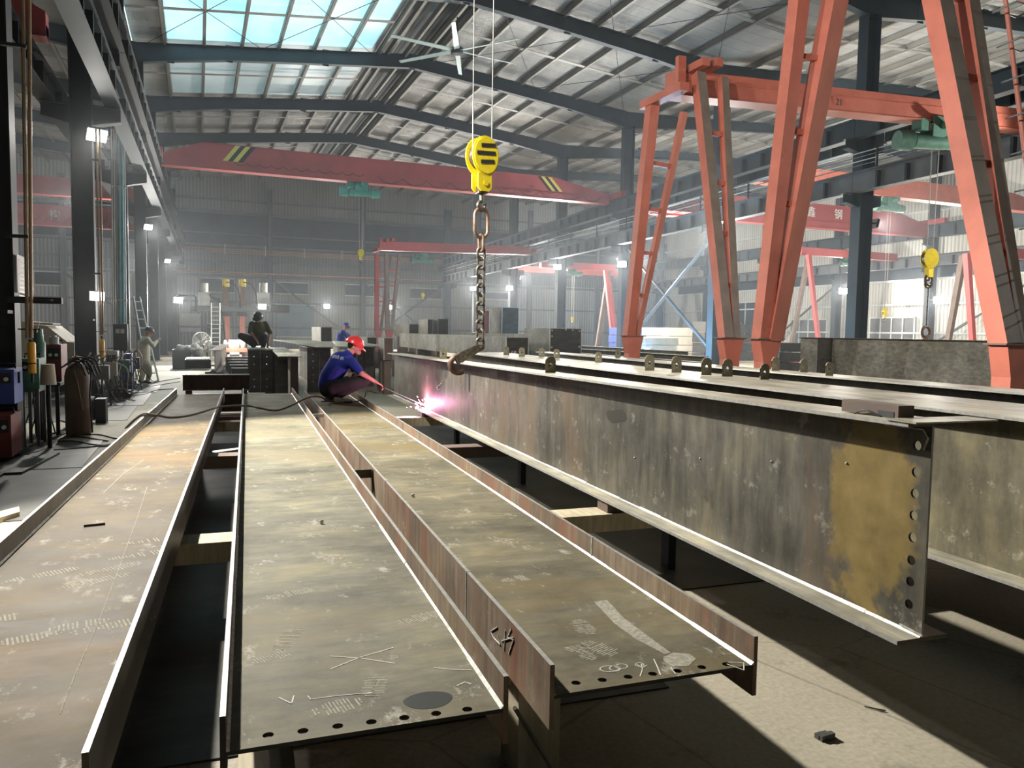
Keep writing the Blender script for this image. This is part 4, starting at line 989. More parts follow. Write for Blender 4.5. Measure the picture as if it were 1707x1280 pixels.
# grey hose thrown across the flat girders
pts = [buz(212, 712, .30), buz(228, 697, .60), buz(242, 690, .735), buz(262, 692, .70), buz(285, 696, .66), buz(318, 692, .68), buz(352, 682, .735), buz(368, 678, .74), buz(412, 676, .735),
       buz(432, 680, .68), buz(460, 684, .645), buz(485, 676, .70), buz(505, 666, .74), buz(520, 661, .76), buz(536, 662, .74), buz(545, 668, .66), buz(556, 668, .64)]
solo(MB().tube(spline(pts, 6), .013, 'hose_grey', 8), 'welding_hose', 'grey hose thrown across the three flat girders to the worker', 'hose', beam=True)
solo(MB().tube(spline([p + Vector((-.02, -.02, -.012)) for p in pts[:4]], 6), .010, 'hose_grey', 8), 'welding_hose', 'second short hose hanging over the left flange of the brown girder', 'hose', beam=True)

# ------------------------------------------------------------------ hook, chain and beam clamp
cx, cy = HK.x, HK.y
zb = aty(812, 262, cy).z
t = thing('hook_block', 'yellow hook block with black bars hanging from two ropes above the chain', 'hook block', (cx, cy, zb))
m = MB(); c = Vector((cx, cy, zb)); ax = Vector((.96, .28, 0)).normalized(); sd = ax.cross(Vector((0, 0, 1))); up = Vector((0, 0, 1))
for s in (-1, 1):
    ring = [c + ax * (.185 * math.cos(a)) + up * (.225 * math.sin(a)) + sd * s * .06 for a in [2 * PI * i / 28 for i in range(28)]]
    m.prism(ring, None, sd * s * .014, 'block_yellow')
    m.prism([p + (c - p) * .10 + sd * s * .014 for p in ring], None, sd * s * .02, 'block_yellow')
m.build('sheave_housing', t)
m = MB()
for s in (-1, 1):
    for i, (w, zz, ox) in enumerate(((.10, .115, .02), (.13, .025, -.01), (.095, -.07, .01))):
        o = c + sd * s * .0955 + ax * ox + up * zz
        m.prism([o - ax * w - up * .022 - up * .012, o + ax * w - up * .022 + up * .012, o + ax * w + up * .022 + up * .012, o - ax * w + up * .022 - up * .012], None, sd * s * .002, 'stripe_black')
m.build('black_bar', t)
MB().tube([c - sd * .055, c + sd * .055], .15, 'chain_steel', 20).build('sheave', t)
m = MB()
for s in (-1, 1):
    m.prism([c + sd * s * .05 + ax * a_ - up * z_ for a_, z_ in ((-.10, .20), (.09, .20), (.09, .36), (.05, .40), (-.06, .40), (-.10, .36))], None, sd * s * .02, 'block_yellow')
    m.tube([c - up * .31 + sd * s * .06, c - up * .31 + sd * s * .09], .032, 'block_yellow', 14)
m.box(c - up * .42 - Vector((.055, .055, 0)), c - up * .34 + Vector((.055, .055, 0)), 'chain_steel'); m.build('yoke', t)
zk = zb - .56
MB().tube([c - up * .40, c - up * .50], .028, 'chain_steel', 10).torus(Vector((cx, cy, zk)), ax, up, .05, .022, 'chain_steel', 18, 10, math.radians(95), math.radians(400)).build('hook', t)
m = MB()
for dx in (-.135, .135): m.tube([c + ax * dx + up * .02, Vector((cx, cy, 9.2)) + ax * dx * 1.05], .0065, 'rope', 6)
m.build('wire_rope', t)
# chain: big ring, then links alternating by a quarter turn
def link(m, c, L, w, r, ax, mat='chain_steel'):
    up = Vector((0, 0, 1)); P = []
    for i in range(16):
        a = 2 * PI * (i + .5) / 16; s = 1 if math.sin(a) >= 0 else -1
        P.append(c + ax * (w / 2 * math.cos(a)) + up * (w / 2 * math.sin(a) + s * (L - w) / 2))
    m.tube(P + [P[0], P[0].lerp(P[1], .3)], r, mat, 8, cap=False)
t = thing('lifting_chain', 'long rusty lifting chain with a big top ring under the yellow hook block', 'chain', (cx, cy, zk))
zr = zk - .045 - .15
m = MB(); link(m, Vector((cx, cy, zr)), .34, .19, .020, ax, 'hook_rust'); m.build('master_ring', t)
m = MB(); link(m, Vector((cx, cy, zr - .23)), .19, .085, .018, sd, 'hook_rust'); m.build('coupling_link', t)
z = zr - .35; z_end = 1.545; pitch = .098; n = int((z - z_end) / pitch); pitch = (z - z_end) / n
for i in range(n + 1):
    m = MB(); j = random.uniform(-.1, .1); a = ax if i % 2 == 0 else sd
    a = (a + (sd if i % 2 == 0 else ax) * (.35 + j)).normalized(); link(m, Vector((cx + random.uniform(-.003, .003), cy, z - i * pitch)), .142, .088, .0155, a); m.build('chain_link', t)
# clamp: twin curved cheek plates with a C-shaped jaw over the edge of the top flange
t = thing('beam_clamp', 'curved steel beam clamp at the end of the chain gripping the big girder', 'clamp', (UB - .13, 8.6, 1.3), beam=True)
Pc = lambda px, py: atv(px, py, 8.5)
HC = UV(Vector((cx, cy, 1.47)))
m = MB(); top = Vector((HC.x, 8.55, 1.51))
tipc = Vector((UB - .165, 8.55, 1.345))
dirp = (top - tipc).normalized(); pn = Vector((-dirp.z, 0, dirp.x))
for s in (-.035, .035):
    o = Vector((0, s, 0)); k = [tipc + pn * .065, top + pn * .038 - dirp * .01, top + dirp * .045, top - pn * .04 - dirp * .01, tipc - pn * .05]
    m.prism([p + o - Vector((0, .006, 0)) for p in k], None, (0, .012, 0), 'chain_steel')
m.tube([top - Vector((0, .05, 0)), top + Vector((0, .05, 0))], .014, 'hook_rust', 10); m.build('cheek_plate', t)
m = MB(); R = .095; jc = Vector((UB - .137, 8.55, 1.305))
m.torus(jc, Vector((1, 0, 0)), Vector((0, 0, 1)), R, .034, 'hook_rust', 20, 10, math.radians(70), math.radians(305)); m.build('jaw', t)

# ------------------------------------------------------------------ the arc: two burning tips and their light
AR = buz(712, 682, .555)
t = thing('welding_arc', 'blinding white and pink arc on the bottom flange of the big girder', 'welding arc', (AR.x, AR.y, AR.z), beam=True)
MB().ball(AR + Vector((0, 0, .02)), .028, 'arc_white', 12, 8).build('arc_core', t)
m = MB()
for i in range(70):
    a = random.uniform(0, PI); r = random.uniform(.04, .30) * random.random() ** .5; e = Vector((math.cos(a) * r, random.uniform(-.25, .25) * r, abs(math.sin(a)) * r * .8 + .01)); q = AR + e; d = e.normalized() * random.uniform(.008, .03)
    m.tube([q, q + d], .0022, 'spark_pink' if i % 3 else 'arc_white', 4)
m.build('spark', t)
point('arc_light', B(AR.x - .07, AR.y - .04, AR.z + .09), 32, (1, .25, .42), .03)
point('arc_light', B(AR.x - .25, AR.y - .1, AR.z + .12), 5, (.7, .6, 1), .03)
a2 = aty(1078, 588, 27.5)
t = thing('welding_arc', 'blue white arc glowing behind the foot of the far orange gantry', 'welding arc', (a2.x, a2.y, a2.z))
MB().ball(a2, .2, 'arc_blue', 12, 8).build('arc_core', t)
point('arc_light', a2 + Vector((-.3, -.2, .3)), 1200, (.35, .65, 1), .05)

m = MB(); m.box((a2.x - .5, a2.y - .2, 0), (a2.x + .5, a2.y + .6, a2.z - .17), 'rust_primer'); solo(m, 'work_bench', 'dark bench under the distant blue white arc', 'bench')
# ------------------------------------------------------------------ people
from mathutils.bvhtree import BVHTree
def capsule(m, a, b, ra, rb, mat, n=14, k=5):
    a, b = Vector(a), Vector(b); d = b - a; L = d.length; d = d.normalized() if L > 1e-6 else Vector((0, 0, 1))
    pts, rs = [], []
    for i in range(k): t = PI / 2 * i / k; pts.append(a - d * ra * math.cos(t)); rs.append(max(1e-4, ra * math.sin(t)))
    pts.append(a); rs.append(ra); pts.append(b); rs.append(rb)
    for i in range(1, k + 1): t = PI / 2 * i / k; pts.append(b + d * rb * math.sin(t)); rs.append(max(1e-4, rb * math.cos(t)))
    pts = [p + d * 1e-5 * i for i, p in enumerate(pts)]
    m.tube(pts, rs, mat, n, cap=True)
def fused(name, caps, mat, parent, voxel=.012, smooth=6, ell=()):
    """overlapping limbs melted into one continuous skin"""
    m = MB()
    for c in caps: capsule(m, *c, mat)
    for c, r in ell: m.ball(c, r, mat, 18, 12)
    o = m.build(name + '_raw'); o.modifiers.new('r', 'REMESH').mode = 'VOXEL'; o.modifiers['r'].voxel_size = voxel
    s = o.modifiers.new('s', 'SMOOTH'); s.iterations = smooth; s.factor = .5
    dg = bpy.context.evaluated_depsgraph_get(); me = bpy.data.meshes.new_from_object(o.evaluated_get(dg)); bpy.data.objects.remove(o)
    q = MB(); q.add([v.co for v in me.vertices], [tuple(p.vertices) for p in me.polygons], mat, True)
    return q.build(name, parent), q
def limb(pts, rs): return [(pts[i], pts[i + 1], rs[i], rs[i + 1]) for i in range(len(pts) - 1)]
def hand(wrist, dirn, palm_n, curl=.8, s=1.):
    """palm, four unequal bent fingers, thumb from the side of the palm"""
    d = Vector(dirn).normalized(); n = Vector(palm_n).normalized(); sd = d.cross(n).normalized(); w = Vector(wrist); caps = []
    for k in (-.028, -.009, .010, .028): caps.append((w + sd * k * .7 * s, w + d * .085 * s + sd * k * s, .017 * s, .0125 * s))
    for k, L in ((-.030, .062), (-.010, .074), (.010, .078), (.029, .068)):
        a = w + d * .09 * s + sd * k * s; b = a + (d * math.cos(curl * .6) + n * math.sin(curl * .6)) * L * .5 * s
        c = b + (d * math.cos(curl * 1.7) + n * math.sin(curl * 1.7)) * L * .42 * s; e = c + (d * math.cos(curl * 2.6) + n * math.sin(curl * 2.6)) * L * .3 * s
        caps += [(a, b, .0095 * s, .0088 * s), (b, c, .0088 * s, .008 * s), (c, e, .008 * s, .007 * s)]
    a = w + d * .03 * s + sd * .03 * s; b = a + (d * .6 + sd * .55 + n * .5).normalized() * .04 * s; c = b + (d * .8 + n * .7).normalized() * .035 * s
    return caps + [(a, b, .012 * s, .0105 * s), (b, c, .0105 * s, .009 * s)]
def helmet(parent, c, tilt_fwd, r, mat, name='hard_hat'):
    """domed shell with a centre ridge and a brim longer at the front"""
    f = Vector(tilt_fwd).normalized(); up0 = Vector((0, 0, 1)); sd = f.cross(up0).normalized(); up = sd.cross(f).normalized(); c = Vector(c); V = []; n = 24; mm = 8
    for i in range(mm + 1):
        ph = PI / 2 * i / mm
        for j in range(n):
            a = 2 * PI * j / n; rr = math.cos(ph); ridge = 1 + (.035 if abs(math.sin(a)) < .15 else 0) * math.sin(ph)
            V.append(c + f * (r * 1.12 * rr * math.cos(a)) + sd * (r * .95 * rr * math.sin(a)) + up * (r * .98 * math.sin(ph) * ridge))
    m = MB(); m.add(V, [(i * n + j, i * n + (j + 1) % n, (i + 1) * n + (j + 1) % n, (i + 1) * n + j) for i in range(mm) for j in range(n)], mat, True)
    V = []
    for k_, z in ((1., .0), (1., 0)): pass
    inner = [c + f * (r * 1.12 * math.cos(2 * PI * j / n)) + sd * (r * .95 * math.sin(2 * PI * j / n)) for j in range(n)]
    outer = [p + (f * math.cos(2 * PI * j / n) + sd * math.sin(2 * PI * j / n)) * (.012 + .05 * max(0, math.cos(2 * PI * j / n)) ** 2) * r / .12 - up * (.012 + .02 * max(0, math.cos(2 * PI * j / n))) * r / .12 for j, p in enumerate(inner)]
    lo = [p - up * .004 for p in outer]; li = [p - up * .006 for p in inner]
    V = inner + outer + lo + li
    m.add(V, [(b * n + j, b * n + (j + 1) % n, (b + 1) * n + (j + 1) % n, (b + 1) * n + j) for b in range(3) for j in range(n)], mat, True)
    m.add([c + f * .0] + inner, [], mat); return m.build(name, parent)
def shoe(parent, heel, toe, mat='shoe_grey', s=1.):
    h, t = Vector(heel), Vector(toe); d = (t - h).normalized(); z = Vector((0, 0, 1)); sd = d.cross(z).normalized(); L = (t - h).length
    prof = [(0, .035), (.02, .042), (.35, .036), (.7, .047), (.92, .036), (1, .015)]
    m = MB(); V = []; n = len(prof)
    for lv, (zz, k) in enumerate(((0, 1.), (.022, 1.05), (.055, .95), (.085, .6))):
        for sgn in (1, -1):
            for t_, w in (prof if sgn == 1 else prof[::-1]):
                tt = t_; hz = zz * (1 if tt < .45 else max(.35, 1.25 - .8 * tt)) if lv > 1 else zz
                V.append(h + d * (L * tt) + sd * (w * k * sgn * s) + z * hz)
    q = 2 * n
    m.add(V, [(l * q + j, l * q + (j + 1) % q, (l + 1) * q + (j + 1) % q, (l + 1) * q + j) for l in range(3) for j in range(q)] + [tuple(range(3 * q, 4 * q)), tuple(range(q))[::-1]], mat, True)
    return m.build('shoe', parent)
def eyes(parent, head, f, up, r=.1):
    sd = Vector(f).cross(Vector(up)).normalized(); m = MB()
    for s in (-1, 1): m.ball(head + f * r * .88 + sd * s * .032, .010, 'text_dark', 8, 6)
    return m.build('eyes', parent)

# the worker squatting on the right flat girder, arm held out towards the arc
VW = 11.35
J = lambda px, py, dv=0.: (lambda p: B(p.x, p.y, p.z))(atv(px, py, VW + dv))
pelvis, waist, chest, neckb, head = J(548, 643, .05), J(551, 628, .05), J(567, 604, .08), J(580, 591, .08), J(592.5, 577, .08)
shR, shL = J(586, 603, -.12), J(582, 600, .27); elR, wrR = J(602, 622, -.22), J(626, 636.5, -.18)
elL, wrL = J(600, 626, .26), J(589, 623, .06)
hipR, hipL = J(552, 647, -.06), J(550, 646, .16); knR, knL = J(608, 634, -.10), J(605, 630, .24)
anR, anL = J(566, 659, -.10), J(552, 658, .22)
ground = ZW
heR, toR = J(557, 668.0, -.12), J(587, 669.5, -.10); heL, toL = J(541, 664, .30), J(566, 665, .34)
for q in (heR, toR, heL, toL): q.z = ground + .004
t = thing('person', 'worker in blue shirt and red hard hat squatting, holding a long rod', 'person', (pelvis.x, pelvis.y, ground))
fwd = (J(640, 600) - J(590, 600)).normalized(); fwd = (fwd + Vector((0, 0, -.35))).normalized()
caps = limb([pelvis, waist, chest, neckb], [.125, .12, .13, .07]) + limb([neckb, head], [.055, .06]) + limb([shR, elR, wrR], [.055, .043, .028]) + limb([shL, elL, wrL], [.055, .043, .028])
caps += limb([hipR, knR, anR], [.095, .062, .042]) + limb([hipL, knL, anL], [.095, .062, .042]) + [(chest, shR, .09, .055), (chest, shL, .09, .055)]
caps += [(head - fwd * .02, head + fwd * .02, .088, .083), (head + fwd * .03 - Vector((0, 0, .06)), head + fwd * .045 - Vector((0, 0, .075)), .05, .042), (head + fwd * .088, head + fwd * .115 - Vector((0, 0, .012)), .014, .016)]
sdv = fwd.cross(Vector((0, 0, 1))).normalized()
for s in (-1, 1): caps.append((head + sdv * s * .084 - Vector((0, 0, .01)), head + sdv * s * .09 + Vector((0, 0, .02)), .014, .016))
d_arm = (wrR - elR).normalized(); caps += hand(wrR, d_arm, Vector((0, 0, -1)), .9, 1.05) + hand(wrL, (wrL - elL), Vector((0, 0, -1)), .7, 1.)
fused('body', caps, 'skin', t, .009, 4)
upv = Vector((0, 0, 1))
shirt, sm = fused('shirt', limb([pelvis + Vector((0, 0, .02)), waist, chest, neckb - (neckb - chest) * .2], [.155, .155, .165, .085]) + [(chest, shR, .135, .075), (chest, shL, .135, .075)] +
      limb([shR, shR.lerp(elR, .8)], [.075, .062]) + limb([shL, shL.lerp(elL, .8)], [.075, .062]) + [(chest + Vector((0, 0, .02)), neckb, .12, .078)], 'cloth_blue', t, .012, 8)
fused('trousers', limb([pelvis - Vector((0, 0, .03)), hipR], [.15, .12]) + limb([pelvis, hipL], [.14, .12]) + limb([hipR, knR, anR + Vector((0, 0, .01))], [.118, .085, .058]) + limb([hipL, knL, anL], [.118, .085, .058]), 'cloth_dark', t, .012, 6)
shoe(t, heR, toR); shoe(t, heL, toL)
fused('hair', [(head - fwd * .035 + upv * .005, head - fwd * .01 + upv * .03, .085, .085), (head - fwd * .07 - upv * .03, head - fwd * .06, .045, .06)], 'hair_black', t, .01, 3)
helmet(t, head + upv * .028 - fwd * .012, (fwd + Vector((0, 0, -.12))), .125, 'helmet_red')
eyes(t, head, fwd, upv)
bvh = BVHTree.FromPolygons([Vector(v) for v in sm.v], sm.f)
txt = MB(); pxs = [(550.5, 594.3), (556.5, 594.8), (562.5, 595.8), (570, 598)]
for ch, (x, y) in zip('鑫钢结构', pxs):
    d = ray(x, y).normalized(); hit = bvh.ray_cast(EYE, d)
    if hit[0] is None: continue
    nrm = hit[1]; r_ = (ray(x + 6, y + 1.2).normalized() - d); r_ = (r_ - nrm * r_.dot(nrm)).normalized(); u_ = nrm.cross(r_).normalized()
    merge(txt, text_mesh(ch, .062, hit[0] + nrm * .004, r_, u_, .003, 'print_white'))
txt.build('shirt_lettering', t)
tip = B(AR.x - .05, AR.y - .03, AR.z + .06)
hp = wrR + d_arm * .095 + Vector((0, 0, -.018))
m = MB(); back = hp - (tip - hp).normalized() * .06; m.tube([back, hp + (tip - hp).normalized() * .07], .009, 'cable_black', 10); m.tube([hp, tip], .0045, 'pale_silver', 8)
ca = m; ca.tube(spline([back, back - Vector((.0, 0, .12)), J(612, 652, -.1), J(600, 668, -.2), B(1.0, 11.3, ZW + .02)], 6), .008, 'cable_black', 6)
solo(ca, 'welding_torch', 'long thin rod in the squatting worker\'s hand reaching to the arc', 'torch')

def simple_person(lab, pts, mats, hat, hatr=.125, fw=Vector((0, 1, 0)), sc=1., pose='stand', feet_z=0, hatmat=None):
    """pts: dict of joints in hall coordinates"""
    g = pts; t = thing('person', lab, 'person', (g['pelvis'].x, g['pelvis'].y, feet_z)); f = fw.normalized()
    caps = limb([g['pelvis'], g['chest'], g['neck'], g['head']], [.13, .14, .065, .06]) + [(g['chest'], g['shR'], .09, .05), (g['chest'], g['shL'], .09, .05)]
    for s in 'RL': caps += limb([g['sh' + s], g['el' + s], g['wr' + s]], [.052, .042, .028]) + limb([g['hip' + s], g['kn' + s], g['an' + s]], [.09, .06, .042]) + hand(g['wr' + s], g['wr' + s] - g['el' + s], Vector((0, 0, -1)), .8)
    caps += [(g['head'] - f * .02, g['head'] + f * .02, .09, .085), (g['head'] + f * .03 - upv * .06, g['head'] + f * .045 - upv * .07, .05, .042), (g['head'] + f * .09, g['head'] + f * .11 - upv * .01, .014, .016)]
    fused('body', caps, 'skin', t, .014, 4)
    sh = limb([g['pelvis'], g['chest'], g['neck'] - (g['neck'] - g['chest']) * .2], [.165, .175, .085]) + [(g['chest'], g['shR'], .13, .075), (g['chest'], g['shL'], .13, .075)]
    for s in 'RL': sh += limb([g['sh' + s], g['el' + s], g['el' + s].lerp(g['wr' + s], .9 if mats[3] else .05)], [.078, .065, .045])
    fused('jacket' if mats[3] else 'shirt', sh, mats[0], t, .015, 8)
    tr = []
    for s in 'RL': tr += limb([g['pelvis'], g['hip' + s], g['kn' + s], g['an' + s]], [.14, .12, .085, .06]); 
    fused('trousers', tr, mats[1], t, .015, 6)
    for s in 'RL':
        a = g['an' + s].copy(); a.z = feet_z + .003; shoe(t, a - f * .09, a + f * .17, mats[2])
    helmet(t, g['head'] + upv * .03 - f * .01, f + Vector((0, 0, -.1)), hatr, hat); eyes(t, g['head'], f, upv)
    return t
def JJ(Y): return lambda px, py, dy=0.: aty(px, py, Y + dy)
# dark silhouette squatting on the upright girder, seen from the front
K = JJ(20.6); ZD = 1.19
g = dict(pelvis=K(429, 566, .15), chest=K(431, 548, -.05), neck=K(431, 535, -.12), head=K(430, 529.5, -.14), shR=K(420, 540), shL=K(442, 540), elR=K(417, 553, -.15), wrR=K(426, 565, -.3), elL=K(450, 554, -.1), wrL=K(447, 571, -.2),
         hipR=K(425, 569, .1), hipL=K(435, 569, .1), knR=K(402, 560, -.3), knL=K(441, 562, -.32), anR=K(423, 576, -.05), anL=K(439, 577, -.05))
simple_person('worker in dark clothes squatting on top of the upright girder against the light', g, ('cloth_olive', 'cloth_dark', 'sole_dark', False), 'helmet_dark', .125, Vector((-.3, -1, -.4)), feet_z=ZD)
# man in a cream jacket by the left columns
K = JJ(24.9)
g = dict(pelvis=K(240, 607), chest=K(240, 573, .05), neck=K(246, 561, .05), head=K(249.5, 553, .05), shR=K(246, 566, -.2), shL=K(240, 566, .25), elR=K(255, 576, -.25), wrR=K(262, 568, -.1), elL=K(256, 575, .2), wrL=K(263, 567, .1),
         hipR=K(245, 607, -.1), hipL=K(237, 607, .1), knR=K(249, 622, -.15), knL=K(238, 622, .15), anR=K(246, 634, -.1), anL=K(236, 634, .12))
simple_person('man in a cream jacket standing by the left columns, hands raised to his face', g, ('cloth_cream', 'cloth_cream', 'sole_dark', True), 'helmet_dark', .12, Vector((1, .35, -.2)), feet_z=0)
# blue worker far behind the plates
K = JJ(31.)
g = dict(pelvis=K(567, 577), chest=K(569, 560, .03), neck=K(574, 550), head=K(578, 544), shR=K(571, 553, -.18), shL=K(572, 553, .2), elR=K(580, 562, -.2), wrR=K(588, 566, -.1), elL=K(582, 560, .2), wrL=K(590, 564, .1),
         hipR=K(568, 579, -.1), hipL=K(567, 579, .1), knR=K(573, 591, -.12), knL=K(569, 592, .12), anR=K(570, 606, -.1), anL=K(566, 606, .1))
simple_person('worker in blue with a blue hard hat standing beyond the plate table', g, ('cloth_blue', 'cloth_dark', 'sole_dark', False), 'helmet_blue', .125, Vector((1, .2, -.2)), feet_z=min(0.1, K(566, 608).z))

# ------------------------------------------------------------------ middle distance on the floor
def prect(px0, py0, px1, py1, Y): a, b = aty(px0, py0, Y), aty(px1, py1, Y); return min(a.x, b.x), max(a.x, b.x), min(a.z, b.z), max(a.z, b.z)
def pbox(m, r, Y, dep, mat, tops=None, zfloor=None):
    x0, x1, z0, z1 = prect(*r, Y); z0 = max(0, z0) if zfloor is None else zfloor
    return m.box((x0, Y, z0), (x1, Y + dep, z1), mat, tops)
# brown girder lying crosswise beyond the flat ones
a, b = buz(303, 625, .88), buz(411, 625, .88)
t = thing('steel_girder', 'brown girder lying crosswise beyond the far ends of the flat girders', 'steel girder', ((a.x + b.x) / 2, 14.0, .60), beam=True, kind='thing')
MB().box((-1.0, 14.0, 0), (-.9, 14.1, .612), 'rust_primer').box((-.1, 14.0, 0), (0, 14.1, .612), 'rust_primer').build('support_leg', t)
MB().box((-1.04, 14.0, .62), (.03, 14.012, .87), 'crosswise_brown').build('web', t)
for z in (.612, .87): MB().box((-1.04, 13.93, z), (.03, 14.15, z + .012), 'flange_steel', {3 - 1: 'edge_bright', 2: 'edge_bright'}).build('flange', t)
t = thing('steel_girder', 'second brown girder lying crosswise lower down in the gap', 'steel girder', (-.2, 13.6, .2), beam=True, kind='thing')
MB().box((-.9, 14.45, 0), (-.8, 14.6, .19), 'rust_primer').box((.1, 14.45, 0), (.2, 14.6, .19), 'rust_primer').build('support_leg', t)
MB().box((-.9, 14.5, .20), (.3, 14.512, .5), 'crosswise_brown').build('web', t)
for z in (.19, .5): MB().box((-.9, 14.42, z), (.3, 14.6, z + .012), 'flange_steel').build('flange', t)
m = MB(); m.box((-1.3, 13.5, 0), (1.8, 13.75, .20), 'rust_primer'); m.box((-1.3, 14.0, 0), (1.8, 14.25, .19), 'rust_primer'); 
solo(m, 'support_beams', 'low dark beams on the floor under the crosswise brown girders', 'support', beam=True)
def up_girder(px, py, z, v1, zb, fw, lab, web='web_pale', nplates=1):
    q = buz(px, py, z); t = tall_girder(lab, q.x, q.y, q.y + v1, zb, z, z, fw, web, group='upright girders beyond the flat ones', stiff=() if nplates else (q.y + .9, q.y + 2.6, q.y + 4.5))
    for k in range(nplates):
        m = MB(); v = q.y + .04 + k * 2.2
        for s in (-1, 1):
            a0, a1 = sorted((q.x + s * .006, q.x + s * (fw / 2 - .01))); m.holed(lambda a, b, dep: (b, v + dep, a), zb + .02, z - .02, a0, a1, [(zb + (z - zb) * f, (a0 + a1) / 2) for f in (.25, .4, .55, .7, .85)], .013, 'dark_plate')
        m.build('end_plate', t)
    return t, q
GA, qa = up_girder(434, 582, 1.185, 9, .0, .58, 'tall upright girder that carries the dark squatting worker')
GB, qb = up_girder(484, 594, 1.16, 7, .0, .42, 'tall upright girder right of the dark squatting worker, nearest of the three', nplates=0)
GC, qc = up_girder(532, 579, 1.20, 8, .0, .62, 'tall upright girder behind the red helmeted worker')
GD, qd = up_girder(610, 578, 1.18, 9, .0, .5, 'tall dark upright girder right of the red helmet', nplates=1)
m = MB(); P = [buz(x, y, 1.23) for x, y in ((455, 567), (530, 579), (640, 577), (600, 571), (560, 569))]; m.prism([tuple(p) for p in P], None, (0, 0, .02), 'flange_top')
solo(m, 'steel_plate', 'large thin pale plate lying over the upright girders behind the worker', 'plate', beam=True)
def box_beam(px0, px1, pyt, pyb, Y, L, lab, front='dark_plate', side='web_pale', marks=False, text=None, grp='box girders stacked in the middle distance'):
    """closed box section running away from the camera with its end plate towards it"""
    x0, x1, z0, z1 = prect(px0, pyt, px1, pyb, Y); t = thing('box_girder', lab, 'box girder', ((x0 + x1) / 2, Y, z0), grp)
    off = math.tan(BA) * L
    m = MB(); m.hexa([(x0, Y, z0), (x1, Y, z0), (x1 + off, Y + L, z0), (x0 + off, Y + L, z0), (x0, Y, z1), (x1, Y, z1), (x1 + off, Y + L, z1), (x0 + off, Y + L, z1)], side, {2: front}); m.build('shell', t)
    if z0 > .06:
        m = MB()
        for y_ in (Y + .1, Y + L * .75): o_ = math.tan(BA) * (y_ - Y); m.box((x0 + o_ + .03, y_, 0), (x1 + o_ - .03, y_ + .25, z0), 'rust_primer')
        m.build('support_stand', t)
    m = MB()
    for a, b in (((x0, z0), (x0, z1)), ((x0, z1), (x1, z1)), ((x1, z1), (x1, z0))): m.bar((a[0], Y - .006, a[1]), (b[0], Y - .006, b[1]), .022, .02, 'weld_silver', (0, 1, 0))
    m.build('weld_bead', t)
    if marks:
        m = MB(); w, h = x1 - x0, z1 - z0
        for fx, fz in ((.06, .93), (.06, .75), (.06, .4), (.5, .96), (.72, .95), (.94, .93), (.94, .42)): m.ball((x0 + w * fx, Y - .01, z0 + h * fz), (.035, .01, .03), 'weld_silver', 8, 6)
        m.box((x0 + w * .42, Y - .004, z0 + h * .36), (x0 + w * .6, Y, z0 + h * .39), 'text_dark'); m.build('weld_spot', t)
    if text: text_mesh(text, .17, ((x0 + x1) / 2, Y - .008, z0 + (z1 - z0) * .3), (1, 0, 0), (0, 0, 1), .004, 'chalk').build('chalk_number', t)
    return t
box_beam(844, 880, 562, 600, 20.0, 16, 'long pale box girder with chalk number 68-32 on its dark end', 'dark_plate', text='68-32')
box_beam(917, 968, 547, 600, 21.5, 2.3, 'large dark square end plate with weld spots round its edge, of a box girder', 'dark_plate', marks=True)
box_beam(880, 909, 557, 590, 24, 9, 'grey box girder end between the chalked one and the large dark plate')
box_beam(837, 864, 512, 560, 30, .9, 'tall dark box end standing on the pale girder left of the large plate', zz) if False else box_beam(837, 864, 512, 561, 30, 4, 'tall dark box end standing on the pale girder right of the chain')
box_beam(804, 815, 517, 561, 30, 1, 'narrow dark red box end just left of the chain', 'dark_red')
box_beam(730, 747, 531, 561, 34, 3, 'dark box end, right one of the pair left of the chain')
box_beam(713, 721, 532, 561, 34, 2, 'narrow dark box end, left one of the pair left of the chain')
box_beam(682, 712, 540, 562, 37, 4, 'wide low dark box end under the small yellow hook')
box_beam(535, 553, 545, 571, 27, 4, 'dark end of the pale box girder left of the blue worker')
box_beam(612, 628, 562, 577, 26, 2, 'small dark box on the girders right of the red helmet')
box_beam(640, 655, 563, 600, 19.5, .9, 'rusty frame at the left end of the long pale girder', 'rust_primer', 'rust_primer')
m = MB()
for y in (22, 27, 33): m.box((XG - 2.9, y, 0), (XG - .5, y + .3, .72), 'rust_primer')
solo(m, 'support_beams', 'dark supports under the stacked box girders', 'support')
# long grey side girder right of the near gantry, and its neighbours
t = thing('steel_girder', 'long weathered grey girder standing behind the right gantry foot', 'steel girder', (13.5, 6, .5), kind='thing')
a = atx(1335, 563, 13.5); z1 = a.z
MB().box((13.5, 3.0, .62), (13.52, a.y, z1), 'web_pale').build('web', t)
MB().box((13.35, 3.0, .6), (13.75, a.y, .62), 'flange_steel').build('bottom_flange', t); MB().box((13.42, 3.0, z1), (13.6, a.y, z1 + .015), 'flange_steel').build('top_flange', t)
m = MB(); x_ = 13.49; y1_, y2_ = atx(1385, 600, x_).y, atx(1362, 600, x_).y; m.box((x_, y1_, .64), (13.5, y2_, z1 - .01), 'dark_plate'); m.build('dark_band', t)
for y in (5, 8, 11, 13.5): pass
m = MB()
for y in (4, 8, 12): m.box((13.2, y, 0), (14, y + .3, .6), 'rust_primer')
solo(m, 'support_beams', 'dark supports under the long weathered grey girder', 'support')
